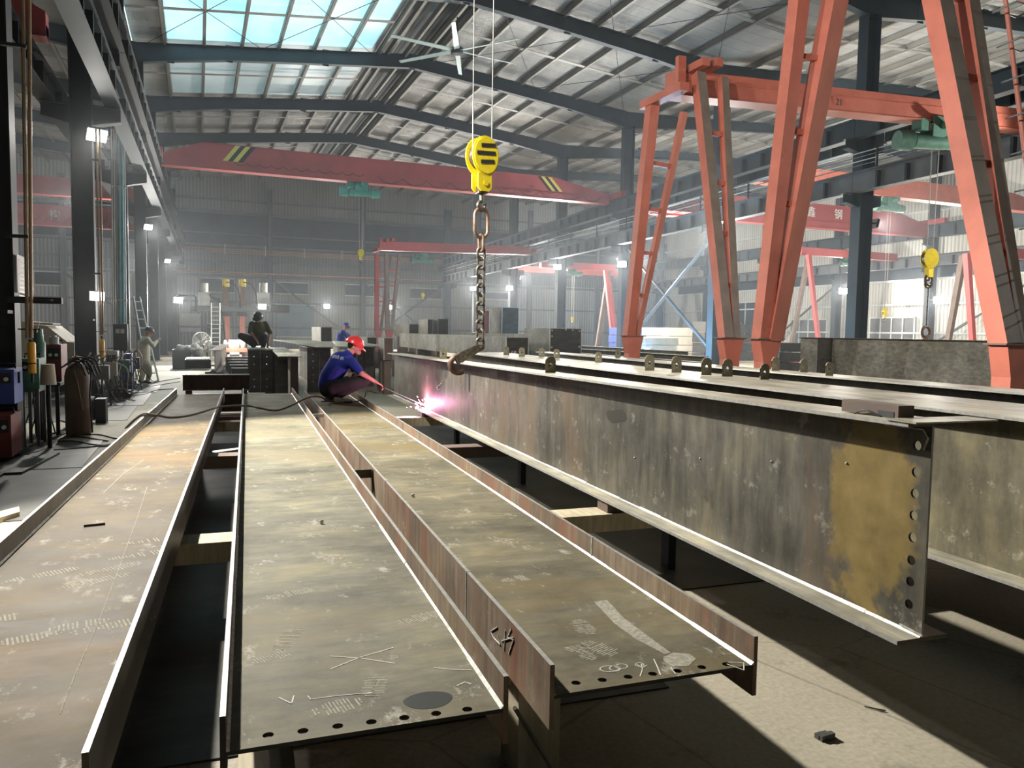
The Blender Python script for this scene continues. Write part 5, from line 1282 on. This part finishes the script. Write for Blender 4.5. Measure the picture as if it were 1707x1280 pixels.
for i, (x, z, y0, y1, lb) in enumerate([(10.6, .85, 5, 14, 'low dark girder in front of the long grey one'), (11.6, 1.0, 15.5, 26, 'low grey girder behind the near gantry far foot'), (12.6, 1.1, 17, 30, 'flat stacked girder beyond the orange gantry feet'),
                                       (14.2, 1.15, 20, 34, 'long low girder seen between the orange gantry feet')]):
    t = thing('steel_girder', lb, 'steel girder', (x, y0, .3), 'low girders around the gantry feet', kind='thing')
    m = MB(); m.hsec((x, y0, .3 + (z - .3) / 2), (x + .3, y1, .3 + (z - .3) / 2), z - .3, .3, .01, .016, 'web_grey'); m.build('section', t)
    m = MB(); m.box((x - .4, y0 + .5, 0), (x + .6, y0 + .8, .3), 'rust_primer'); m.box((x - .4, y1 - .8, 0), (x + .6, y1 - .5, .3), 'rust_primer'); m.build('support_block', t)
# stacks in the right bay
for i, (r, Y, d, mt, lb) in enumerate([((1115, 545, 1175, 592), 38, 3, 'tan_panel', 'pale stack of plates in the right bay between the near gantry feet'), ((1176, 535, 1192, 590), 36, 1.2, 'dark_plate', 'dark cabinet with a warning sheet beside the far gantry near foot'),
                                       ((1075, 562, 1130, 600), 33, 2, 'tan_panel', 'low pale stack behind the blue white arc'), ((1225, 540, 1262, 572), 40, 2, 'dark_plate', 'dark pile of square tubes in the right bay doorway'),
                                       ((1040, 545, 1078, 560), 44, 2, 'blue_cabinet', 'blue box in the right bay behind the far gantry far foot'), ((1300, 570, 1338, 606), 22, 1, 'dark_plate', 'dark box left of the long grey girder end')]):
    m = MB(); x0, x1, z0, z1 = prect(*r, Y); n = 4
    for k in range(n): m.box((x0 + .03 * (k % 2), Y, (z1) * k / n), (x1 - .04 * (k % 3), Y + d, z1 * (k + 1) / n - .03), mt)
    solo(m, 'material_stack', lb, 'stack')
x0, x1, z0, z1 = prect(1181, 561, 1195, 582, 35.9)
m = MB(); m.box((x0, 35.985, z0), (x1, 36.0, z1), 'print_white'); m.prism([(x0 + (x1 - x0) * f, 35.98, z0 + (z1 - z0) * h) for f, h in ((.25, .5), (.75, .5), (.5, .85))], None, (0, .004, 0), 'text_dark'); m.box((x0 + .05, 35.98, z0 + .08), (x1 - .05, 35.985, z0 + .11), 'text_dark')
solo(m, 'warning_sheet', 'white sheet with dark warning triangle by the far gantry near foot', 'sign')

# ------------------------------------------------------------------ welding gantry machine on the left in the distance
YM = 41.
t = thing('welding_gantry', 'welding gantry machine with two orange columns and silver flux hoppers', 'welding machine', (1.5, YM, 0))
m = MB(); pbox(m, (318, 510, 482, 521), YM, 1.2, 'frame_grey', zfloor=prect(318, 510, 482, 521, YM)[2]); m.build('platform', t)
m = MB(); a, b = prect(452, 508, 482, 521, YM), None; m.box((a[0], YM - .1, a[2]), (a[1], YM, a[3]), 'dark_plate'); m.build('platform_end', t)
for px in (379, 404):
    m = MB(); pbox(m, (px - 4.5, 523, px + 4.5, 573), YM + .3, .3, 'orange_paint', zfloor=0); m.build('column_leg', t)
    m = MB(); pbox(m, (px - 8, 520, px + 8, 527), YM + .2, .5, 'cable_black', zfloor=prect(px, 520, px, 527, YM)[2]); m.build('column_collar', t)
for px in (376, 404):
    r = prect(px - 4, 476, px + 4, 508, YM); m = MB(); m.box((r[0], YM, r[2]), (r[1], YM + .3, r[3]), 'hook_rust'); m.build('actuator', t)
    r = prect(px - 5, 465, px + 6, 478, YM); m = MB(); m.tube([((r[0] + r[1]) / 2, YM + .15, r[2]), ((r[0] + r[1]) / 2, YM + .15, r[3])], .17, 'block_yellow', 12); m.build('flux_head', t)
    m = MB(); c = aty(px, 470, YM); m.tube(spline([c, c + Vector((.4, 0, -.1)), c + Vector((.65, 0, -.6)), c + Vector((.7, 0, -1.3))], 6), .025, 'cable_black', 6); m.build('feed_hose', t)
for px in (340, 440):
    r = prect(px - 6, 471, px + 6, 487, YM); m = MB(); xc = (r[0] + r[1]) / 2; m.tube([(xc, YM + .3, r[2]), (xc, YM + .3, r[3])], .2, 'pale_silver', 16); m.build('flux_hopper', t)
    r = prect(px - 10, 487, px + 10, 510, YM); m = MB(); m.box((r[0], YM + .1, r[2]), (r[1], YM + .7, r[3]), 'pipe_white'); m.build('hopper_box', t)
m = MB(); m.tube(spline([aty(349, 490, YM - .1), aty(358, 499, YM - .1), aty(366, 500, YM - .1), aty(369, 520, YM - .1), aty(374, 550, YM - .1), aty(376, 580, YM - .1)], 8), .045, 'cable_black', 8); m.build('supply_hose', t)
m = MB(); r = prect(301, 491, 327, 512, YM)
m.tube([aty(296, 492, YM), aty(325, 493, YM), aty(327, 496, YM), aty(327, 519, YM)], .04, 'frame_dark', 8); m.build('handrail', t)
flood(tuple(aty(437, 511, YM - .5)), (3.2, 20, 1.2), 700, 'flood lamp on the welding gantry just above the dark squatting worker', mat='lamp_warm', size=.4, post=tuple(aty(437, 511, YM)))
m = MB(); z0 = prect(352, 505, 366, 596, YM - 1)
for px in (352, 366): m.tube([aty(px, 505, YM - 1), Vector((aty(px, 596, YM - 1).x, YM - 1.2, 0))], .03, 'pipe_white', 8)
for k in range(12):
    a, b = aty(352, 512 + k * 7.2, YM - 1), aty(366, 512 + k * 7.2, YM - 1); m.tube([a, b], .02, 'pipe_white', 6)
solo(m, 'ladder', 'white ladder leaning against the welding gantry platform', 'ladder')
t = thing('work_carriage', 'bright lit work carriage between the orange columns of the welding gantry', 'carriage', (1.4, 38, 0))
m = MB(); x0, x1, z0, z1 = prect(379, 587, 403, 603, 38)
for a, b, c, d in ((x0, x0 + .1, 0, z1), (x1 - .1, x1, 0, z1), (x0, x1, z1 - .1, z1), (x0, x1, z0, z0 + .08)): m.box((a, 38, c), (b, 38.1, d), 'pipe_white')
m.build('frame', t)
m = MB(); x0, x1, z0, z1 = prect(372, 580, 412, 587, 38); m.box((x0, 38, z0), (x1, 38.6, z1), 'orange_worn'); m.build('cross_beam', t)
m = MB()
for px in (375, 384, 395, 405): c = aty(px, 574, 38.2); m.ball(c, (.12, .12, .22), 'pale_silver', 12, 8)
m.build('roller', t)
m = MB(); x0, x1, z0, z1 = prect(381, 566, 402, 580, 38.8); m.box((x0, 38.8, z0), (x1, 39, z1), 'bag_white'); m.build('lit_plate', t)
point('carriage_light', aty(392, 562, 37.6), 120, (1, .95, .85), .08)
# fans, bins, bags
def pedestal_fan(px, py, rp, Y, lab, tilt=0.):
    c = aty(px, py, Y); r = (aty(px + rp, py, Y) - c).length; t = thing('pedestal_fan', lab, 'fan', (c.x, Y, 0)); f = Vector((math.sin(tilt), -math.cos(tilt), 0)); sd = Vector((math.cos(tilt), math.sin(tilt), 0)); up = Vector((0, 0, 1))
    m = MB()
    for k in range(1, 8): m.torus(c + f * (.06 - .05 * (k / 7) ** 2), sd, up, r * k / 7, .006 if k < 7 else .015, 'pale_silver', 28, 5)
    for k in range(16): a = 2 * PI * k / 16; m.tube([c + f * .06, c + (sd * math.cos(a) + up * math.sin(a)) * r], .005, 'pale_silver', 4)
    m.build('guard', t)
    m = MB()
    for k in range(3):
        a = 2 * PI * k / 3; d = sd * math.cos(a) + up * math.sin(a); e = -sd * math.sin(a) + up * math.cos(a); m.prism([c + d * .06 - e * .04, c + d * r * .85 - e * .12, c + d * r * .9 + e * .12, c + d * .06 + e * .05], None, f * .01, 'frame_grey')
    m.build('blade', t)
    MB().tube([c - f * .2, c + f * .03], .09, 'frame_dark', 12).build('motor', t)
    MB().tube([(c.x, Y + .1, .05), c - f * .1], .03, 'frame_dark', 8).tube([(c.x, Y + .1, 0), (c.x, Y + .1, .05)], .28, 'frame_dark', 16).build('stand', t)
pedestal_fan(336, 568, 15, 36, 'large round pedestal fan left of the white ladder'); pedestal_fan(347, 577, 10, 35.2, 'second smaller fan tilted beside the ladder foot', .9)
def crate(r, Y, d, mat, lab, name='scrap_bin'):
    x0, x1, z0, z1 = prect(*r, Y); m = MB(); w = .03
    m.box((x0, Y, 0), (x0 + w, Y + d, z1), mat); m.box((x1 - w, Y, 0), (x1, Y + d, z1), mat); m.box((x0, Y, 0), (x1, Y + w, z1), mat); m.box((x0, Y + d - w, 0), (x1, Y + d, z1), mat); m.box((x0, Y, 0), (x1, Y + d, w), mat)
    return solo(m, name, lab, 'bin'), (x0, x1, z1)
crate((287, 583, 318, 612), 33.0, 1.1, 'frame_grey', 'square grey bin heaped with white packing left of the fans')
m = MB(); rnd = random.Random(3)
for i in range(60):
    c = aty(rnd.uniform(296, 334), rnd.uniform(577, 602), 33.4 + rnd.random() * .7); c.z = max(.1, c.z); m.ball(c, (rnd.uniform(.08, .2), .15, rnd.uniform(.06, .15)), 'bag_white', 7, 5)
solo(m, 'packing_heap', 'white heap of crumpled packing on and beside the grey bin', 'packing', kind='stuff')
t = thing('steel_girder', 'dark channel girder running away towards the welding gantry', 'steel girder', (.5, 27, 0), kind='thing')
a, b = atz(357, 621, 0), atz(376, 598, 0)
m = MB(); p0, p1 = Vector((aty(358, 600, 27.).x, 27., .55)), Vector((aty(377, 585, 37).x, 37, .55)); m.hsec(p0, p1, .75, .35, .015, .02, 'crosswise_brown'); m.build('section', t)
m = MB(); m.box((p0.x - .3, 27.6, 0), (p0.x + .3, 27.9, .16), 'rust_primer'); m.box((p1.x - .3, 36, 0), (p1.x + .3, 36.3, .16), 'rust_primer'); m.build('support_block', t)
m = MB(); pbox(m, (308, 600, 352, 614), 27.5, 2., 'dark_plate'); m.box((aty(310, 600, 27.5).x, 27.4, aty(310, 600, 27.5).z), (aty(350, 600, 27.5).x, 29.4, aty(310, 598.5, 27.5).z), 'bag_white')
solo(m, 'steel_bench', 'low dark steel bench with white scraps on top beside the bin', 'bench')
m = MB()
for i in range(5): m.box((1.0, 26.5 + i * 1.4, .0), (2.2, 26.9 + i * 1.4, .35 + .04 * i), 'dark_plate')
solo(m, 'dark_sleepers', 'row of low dark steel sleepers in front of the work carriage', 'supports', kind='stuff')

# ------------------------------------------------------------------ left side: pipes, machines, gas bottles, cables
def gas_column(px, y_top, px2, y_bot, Y, lab, cyl):
    """two pipes down the column, a valve and a yellow cylinder hanging at their end"""
    a, b = aty(px, y_top, Y), aty(px2, y_bot, Y); t = thing('gas_supply_line', lab, 'gas pipe', (b.x, Y, 0), 'yellow cylinders hanging under the column pipes'); m = MB()
    for dx in (-.035, .035): m.tube([a + Vector((dx, 0, 0)), b + Vector((dx * .6, 0, 0))], .022, 'pipe_brown', 10)
    m.build('pipe', t)
    x0, x1, z0, z1 = prect(*cyl, Y); xc = (x0 + x1) / 2; r = (x1 - x0) / 2
    MB().tube([(xc, Y, z0), (xc, Y, z0 + .01), (xc, Y, z1 - .02), (xc, Y, z1)], [r * .96, r, r, r * .8], 'cylinder_yellow', 20).build('yellow_cylinder', t)
    MB().torus((xc, Y, z0 + (z1 - z0) * .32), Vector((1, 0, 0)), Vector((0, 1, 0)), r * 1.02, .008, 'cable_black', 20, 6).build('band', t)
    m = MB(); m.tube([(xc, Y, z1), (b.x, Y, b.z - .02)], .02, 'cable_black', 8); m.tube([(xc - .14, Y, z1 + .16), (xc + .1, Y, z1 + .16)], .01, 'frame_dark', 6); m.tube([(xc + .06, Y, z1 + .12), (xc + .09, Y, z1 + .26)], .008, 'pale_silver', 6); m.build('valve', t)
    m = MB(); m.box((xc - .16, Y - .02, z0 - .12), (xc - .13, Y + .02, z0 + .02), 'frame_dark'); m.tube([(xc, Y, z0), (xc, Y, z0 - .12)], .015, 'frame_dark', 8); m.build('drain', t)
    xk = xl(Y); m = MB()
    for f_ in (.15, .7): c_ = a.lerp(b, f_); m.box((min(c_.x, xk + .2) , Y - .03, c_.z - .02), (max(c_.x, xk + .2), Y + .03, c_.z + .02), 'frame_dark')
    m.box((xk + .15, Y - .03, b.z + .3), (xk + .2, 11.45 if Y < 15 else 18.95, b.z + .34), 'frame_dark'); m.build('pipe_strap', t)
    return t, xc, z0
gas_column(43, -10, 49, 563, 11.15, 'yellow cylinder hanging under brown pipes beside the nearest left column', (45, 570, 61, 622))
gas_column(163, 215, 170, 558, 18.6, 'smaller yellow cylinder hanging under pipes on the second left column', (165, 565, 175, 596))
m = MB(); p = aty(36, 500, 11.4); m.box((xl(11.6) + .15, 11.3, p.z - .04), (xl(11.6) + .75, 11.42, p.z + .04), 'frame_dark'); m.torus((xl(11.6) + .6, 11.2, p.z), Vector((1, 0, 0)), Vector((0, 1, 0)), .06, .015, 'frame_dark', 14, 6)
solo(m, 'pipe_bracket', 'dark clamp bracket holding the pipes to the nearest left column', 'bracket')
m = MB(); a = aty(26, 428, 11.9); b = aty(35, 492, 12.5); x_ = xl(11.6) + .235
m.box((x_, 11.45, b.z), (x_ + .012, 12.05, a.z), 'print_white'); 
for k in range(9): m.box((x_ + .012, 11.53, a.z - .09 - k * .055), (x_ + .014, 11.53 + (.42 if k else .44) - .05 * (k % 3), a.z - (.05 if k == 0 else .07) - k * .055), 'frame_grey')
solo(m, 'notice_board', 'white notice sheet with lines of print on the side of the nearest left column', 'sign')
# conduits and blue hoses in front of the third column
t = thing('conduit_bundle', 'bundle of white and pale blue vertical pipes in front of the third left column', 'pipes', (aty(200, 540, 24).x, 24, 0))
for px, mt, r in ((188.5, 'pipe_white', .02), (192.5, 'pipe_white', .02), (196.5, 'pipe_white', .02), (201, 'pipe_blue', .05), (206, 'pipe_blue', .05), (210, 'pipe_white', .022)):
    a, b = aty(px - 3, 215, 24), aty(px, 540, 24); MB().tube([a, b], r, mt, 10).build('conduit', t)
for py in (310, 500): a, b = aty(186, py, 24), aty(212, py, 24); MB().box((a.x, 23.93, a.z - .02), (b.x, 24.0, a.z + .02), 'pipe_white').build('pipe_strap', t)
t = thing('control_cabinet', 'dark control cabinet with grey dials under the blue and white pipes', 'cabinet', (aty(200, 590, 24).x, 23.8, 0))
m = MB(); x0, x1, z0, z1 = prect(188, 540, 213, 600, 23.8); m.box((x0, 23.8, 0), (x1, 24.2, z1), 'frame_dark'); m.build('body', t)
for i in range(2):
    c = aty(196 + i * 8, 552, 23.8); MB().box((c.x - .05, 23.78, c.z - .06), (c.x + .05, 23.8, c.z + .06), 'pale_silver').build('dial', t)
# gas bottle
q = atz(131, 724, 0)
t = thing('gas_bottle', 'tall rusty brown gas bottle standing left of the flat girders', 'gas bottle', tuple(q)); R_ = .175
zt1 = aty(131, 604, q.y).z
MB().tube([q, q + Vector((0, 0, .02)), q + Vector((0, 0, zt1 - .22)), q + Vector((0, 0, zt1 - .10)), q + Vector((0, 0, zt1 - .03)), q + Vector((0, 0, zt1))], [R_ * .95, R_, R_, R_ * .86, R_ * .55, R_ * .3], 'rust_primer', 28).build('shell', t)
m = MB(); m.tube([q + Vector((0, 0, zt1)), q + Vector((0, 0, zt1 + .1))], .03, 'hook_rust', 10); m.tube([q + Vector((-.06, 0, zt1 + .07)), q + Vector((.07, 0, zt1 + .07))], .018, 'chain_steel', 8); m.build('valve', t)
m = MB(); m.tube(spline([q + Vector((.05, -.1, zt1 + .05)), q + Vector((.2, -.18, zt1 - .15)), q + Vector((.19, -.2, .6)), q + Vector((.22, -.25, .05))], 8), .012, 'cable_black', 6)
m.tube(spline([q + Vector((-.02, -.17, zt1 - .1)), q + Vector((.03, -.18, .8)), q + Vector((.09, -.18, .4))], 6), .008, 'pipe_brown', 6); m.build('hose', t)
m = MB(); m.tube([aty(140, 608, q.y - .1), aty(151, 587, q.y - .1)], .012, 'pale_silver', 6)
for i in range(6):
    c = aty(118 + i * 5, 603 - (i % 3) * 3, q.y - .15); m.tube(spline([c + Vector((-.14, 0, -.10)), c, c + Vector((.12, 0, -.02)), c + Vector((.2, 0, -.22))], 5), .012, 'cable_black', 6)
solo(m, 'torch_hoses', 'tangle of black torch hoses over the top of the rusty gas bottle', 'hoses', kind='stuff')
# machines
def machine(r, Y, d, mat, lab, name='welding_machine', zf=0, detail=True, group=None):
    x0, x1, z0, z1 = prect(*r, Y); z0 = max(zf, 0) if zf is not None else max(z0, 0); t = thing(name, lab, name.replace('_', ' '), ((x0 + x1) / 2, Y, z0), group)
    m = MB(); m.box((x0, Y, z0), (x1, Y + d, z1), mat); m.build('body', t)
    if detail:
        w, h = x1 - x0, z1 - z0
        m = MB(); m.box((x0 + w * .1, Y - .01, z0 + h * .6), (x0 + w * .9, Y, z0 + h * .9), 'frame_dark'); m.build('front_panel', t)
        m = MB(); m.tube([(x0 + w * .1, Y + d * .5, z1), (x0 + w * .1, Y + d * .5, z1 + .06), (x1 - w * .1, Y + d * .5, z1 + .06), (x1 - w * .1, Y + d * .5, z1)], .012, 'frame_dark', 6); m.build('handle', t)
        m = MB()
        for k in (.3, .7): m.tube([(x0 + w * k, Y - .03, z0 + h * .72), (x0 + w * k, Y, z0 + h * .72)], .025, 'pale_silver', 10)
        m.build('knob', t)
    return t
machine((-20, 616, 25, 692), 10.9, .5, 'blue_cabinet', 'blue machine cabinet at the left edge', zf=.72)
machine((-20, 693, 20, 762), 10.85, .6, 'dark_red', 'dark red box under the blue cabinet at the left edge', zf=None)
machine((32, 598, 66, 648), 12.2, .5, 'dark_green', 'grey green machine behind the first yellow cylinder', zf=None)
m = MB(); _a = prect(32, 598, 66, 648, 12.2); m.box((_a[0], 12.15, _a[2] - .04), (_a[1], 12.75, _a[2]), 'frame_grey')
for x_ in (_a[0] + .03, _a[1] - .03): m.box((x_ - .02, 12.2, 0), (x_ + .02, 12.24, _a[2] - .04), 'frame_grey'); m.box((x_ - .02, 12.65, 0), (x_ + .02, 12.69, _a[2] - .04), 'frame_grey')
solo(m, 'machine_stand', 'grey stand under the grey green machine', 'stand')
machine((76, 574, 103, 636), 13.6, .6, 'dark_red', 'dark red cabinet on legs behind the rusty gas bottle', name='tool_cabinet', zf=None)
m = MB(); a, b = aty(58, 637, 13.5), aty(104, 637, 13.5)
m.box((a.x, 13.3, a.z - .05), (b.x, 14.4, a.z), 'frame_dark')
for x in (a.x + .05, b.x - .05):
    for y in (13.35, 14.3): m.box((x - .025, y - .025, 0), (x + .025, y + .025, a.z - .05), 'frame_dark')
solo(m, 'steel_table', 'dark steel table under the dark red cabinet', 'table')
m = MB(); c = aty(90, 572, 13.7); m.tube([c + Vector((0, 0, -.02)), c + Vector((0, 0, .1))], .07, 'pipe_white', 16); m.tube([c + Vector((0, 0, .1)), c + Vector((0, 0, .12))], .04, 'pale_silver', 12); solo(m, 'white_tin', 'white tin with a lid on the dark red cabinet', 'tin')
m = MB(); c = aty(64, 571, 12.9); m.tube([c - Vector((0, 0, .3)), c, c + Vector((0, 0, .02)), c + Vector((0, 0, .2))], [.09, .09, .07, .06], 'dark_green', 14); m.tube([(c.x, c.y, 0), c - Vector((0, 0, .3))], .03, 'frame_dark', 8); solo(m, 'pump_motor', 'dark green pump motor right of the first yellow cylinder', 'motor')
m = MB(); c = aty(80, 624, 12.0); m.tube([c - Vector((0, 0, .14)), c + Vector((0, 0, .14))], [.10, .08], 'tan_panel', 14); m.tube([(c.x, c.y, 0), (c.x, c.y, c.z - .14)], .03, 'frame_dark', 8); solo(m, 'tan_canister', 'pale tan canister in front of the dark red cabinet', 'canister')
machine((190, 649, 208, 663), 19.8, .35, 'dark_red', 'small bright red box on the floor before the cream jacketed man', zf=None)
machine((208, 651, 218, 662), 19.8, .3, 'frame_dark', 'small black box beside the red one on the floor', zf=None, detail=False)
# wire feeder
q = atz(163, 704, 0); t = thing('wire_feeder', 'black wire feeder with a coil right of the gas bottle', 'wire feeder', tuple(q))
MB().box((q.x - .02, q.y - .15, 0), (q.x + .14, q.y + .2, .42), 'frame_dark').build('body', t)
m = MB()
for k in range(4): m.torus((q.x - .05 - .012 * k, q.y, .25), Vector((0, 1, 0)), Vector((0, 0, 1)), .2, .012, 'cable_black', 20, 6)
m.build('cable_coil', t)
# pale sloping hood behind
t = thing('machine_hood', 'pale sloping sheet metal hood behind the pipes on the left', 'machine', (aty(70, 600, 22).x, 22, 0))
P = [aty(x, y, 22) for x, y in ((34, 535), (88, 539), (88, 541), (34, 541))]; m = MB(); m.prism(P, None, (0, 1.2, 0), 'tan_panel'); m.build('hood_ledge', t)
P = [aty(x, y, 22) for x, y in ((34, 541), (78, 543), (112, 570), (124, 571), (124, 598), (34, 598))]; m = MB(); m.prism(P, None, (0, 2.2, 0), 'tan_panel'); m.build('hood_shell', t)
x0, x1, z0, z1 = prect(34, 598, 124, 610, 22); MB().box((x0, 22.1, 0), (x1, 24, z1), 'frame_grey').build('hood_base', t)
m = MB(); r = prect(104, 548, 110, 571, 26); m.box((r[0], 26, 0), (r[1], 26.3, r[3]), 'dark_red'); m.box((r[0], 25.98, r[3] - .15), (r[1], 26.3, r[3]), 'print_white'); solo(m, 'red_post', 'small red and white post behind the pale hood', 'post')
# ladder leaning on the columns
m = MB()
for dx in (0, .28): m.tube([aty(222, 494, 27) + Vector((dx * .6, dx, 0)), Vector((aty(246, 560, 25.5).x + dx, 25.5, .0))], .028, 'pipe_white', 8)
for k in range(9):
    a = aty(222, 494, 27).lerp(Vector((aty(246, 560, 25.5).x, 25.5, 0)), (k + .6) / 9.5); m.tube([a, a + Vector((.22, .1, 0))], .018, 'pipe_white', 6)
solo(m, 'ladder', 'thin ladder leaning against the dark left columns behind the cream jacketed man', 'ladder')
# clutter of torches and stands around the second column
rnd = random.Random(11)
for i, (px, py, Y, lb) in enumerate([(168, 610, 18.2, 'stand of torches under the second yellow cylinder'), (182, 606, 19.6, 'stand of torches and hoses left of the control cabinet'), (205, 612, 21.0, 'stand of hoses in front of the control cabinet'), (222, 606, 22.6, 'dark stand of hoses beside the cream jacketed man')]):
    c = aty(px, py, Y); c.z = 0; t = thing('torch_stand', lb, 'torch stand', tuple(c), 'torch stands by the left columns'); m = MB()
    for dx, dy in ((-.2, -.15), (.2, -.15), (0, .2)): m.tube([c + Vector((dx, dy, 0)), c + Vector((dx * .2, dy * .2, 1.0))], .014, 'frame_dark', 6)
    m.build('tripod', t); m = MB(); m.box(c + Vector((-.16, -.12, .55)), c + Vector((.16, .12, .85)), ['frame_grey', 'tan_panel', 'dark_green', 'frame_dark'][i]); m.build('feeder_box', t)
    m = MB()
    for k in range(9):
        a = c + Vector((rnd.uniform(-.2, .2), rnd.uniform(-.15, .15), rnd.uniform(.7, 1.1))); b = c + Vector((rnd.uniform(-.45, .45), rnd.uniform(-.3, .3), rnd.uniform(.02, .3)))
        m.tube(spline([a, a.lerp(b, .4) + Vector((rnd.uniform(-.2, .2), 0, .1)), b, b + Vector((rnd.uniform(-.2, .2), -.2, 0))], 5), .012, rnd.choice(['cable_black', 'pipe_white', 'hook_rust', 'hose_grey', 'cable_black']), 5)
    m.build('hoses', t)
machine((176, 585, 196, 610), 20.8, .5, 'pale_silver', 'pale welding machine behind the torch stands', zf=.1)
machine((202, 590, 220, 632), 21.6, .5, 'blue_cabinet', 'dark blue welding machine left of the cream jacketed man', zf=.0)
# stack of equipment stands with pipes near the first column
m = MB(); c = atz(60, 725, 0)
for k in range(7):
    a = c + Vector((-.3 + k * .09, rnd.uniform(-.1, .3), 0)); m.tube([a, a + Vector((rnd.uniform(-.25, .25), .05, rnd.uniform(.5, .95)))], .011, 'cable_black', 6)
solo(m, 'cable_stand', 'thin leaning rods and cables between the machines at the left edge', 'rods', kind='stuff')
# boards, cables on the floor
for i, (pts, lb) in enumerate([(((0, 781), (38, 762), (56, 764), (0, 797)), 'dark board on the floor, upper of the three at the left edge'), (((2, 793), (55, 766), (72, 762), (100, 758), (36, 792)), 'dark board on the floor, middle of the three at the left edge'),
                               (((0, 800), (28, 794), (60, 788), (92, 762), (100, 760), (64, 790), (30, 801)), 'thin dark board edge at the left margin')][:2]):
    m = MB(); P = [atz(x, y, .0) for x, y in pts]; m.prism(P, None, (0, 0, .035), 'plate_and_shadow'); solo(m, 'floor_board', lb, 'board')
m = MB(); P = [atz(x, y, 0) for x, y in ((-25, 868), (32, 853), (33, 862), (-25, 880))]; m.prism(P, None, (0, 0, .05), 'wood_block'); solo(m, 'timber_offcut', 'pale timber offcut on the floor at the left edge', 'timber')
for i, pts in enumerate([((240, 640), (150, 655), (150, 690), (205, 690)), ((100, 765), (170, 752), (215, 742))][:1]):
    pass
cabs = [((0, 768), (40, 752), (80, 738), (120, 735), (170, 742), (215, 733)), ((18, 752), (60, 748), (95, 733), (130, 728), (180, 735)), ((90, 750), (120, 748), (160, 744), (200, 742)), ((0, 762), (30, 758), (70, 750), (110, 728), (160, 724), (195, 731)),
        ((100, 700), (115, 708), (90, 722), (70, 716)), ((218, 660), (240, 657), (262, 650), (290, 648)), ((175, 668), (200, 664), (225, 668)), ((245, 640), (275, 634), (300, 630)), ((230, 648), (262, 642), (300, 636)), ((45, 745), (75, 736), (110, 722), (150, 718))]
nm = ['from the dark red box towards the gas bottle', 'looping past the foot of the gas bottle', 'short one beside the flat girder', 'lowest one from the left edge', 'coiled left of the gas bottle', 'from the red box to the girders', 'small loop by the red box', 'in front of the bin', 'beyond the red box', 'running behind the first column foot']
for pts, s in zip(cabs, nm):
    solo(MB().tube(spline([atz(x, y, .012) for x, y in pts], 8), .011, 'cable_black', 6), 'floor_cable', 'black cable lying on the floor, ' + s, 'cable', 'cables on the left floor')

k_ = 0
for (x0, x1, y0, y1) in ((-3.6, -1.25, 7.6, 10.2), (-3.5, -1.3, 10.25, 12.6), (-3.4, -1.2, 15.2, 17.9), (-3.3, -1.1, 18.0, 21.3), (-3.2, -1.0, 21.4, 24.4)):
    m = MB(); m.box((x0, y0, 0), (x1, y1, .008), 'plate_and_shadow'); k_ += 1
    solo(m, 'plate_and_shadow', 'dark steel floor plate left of the flat girders, %s counted from the camera' % ORD[k_ - 1], 'plate', 'dark floor plates on the left')  # steel plates, laid wide so their dark tone stands in for unlit floor

for (u0, u1, v0, v1, lb) in ((-1.3, 1.9, 3.1, 6.4, 'dark sheet added as shadow under the near half of the flat girders'), (-1.3, 1.9, 6.45, 13.2, 'dark sheet added as shadow under the far half of the flat girders'),
                             (1.95, 3.45, 4.3, 13.6, 'dark sheet added as shadow under the big upright girder')):
    m = MB(); m.box((u0, v0, 0), (u1, v1, .008), 'dark_plate'); solo(m, 'plate_and_shadow', lb, 'plate', 'shadow sheets added under the girders', beam=True)  # near-black sheets added to stand in for the shadow beneath the girders
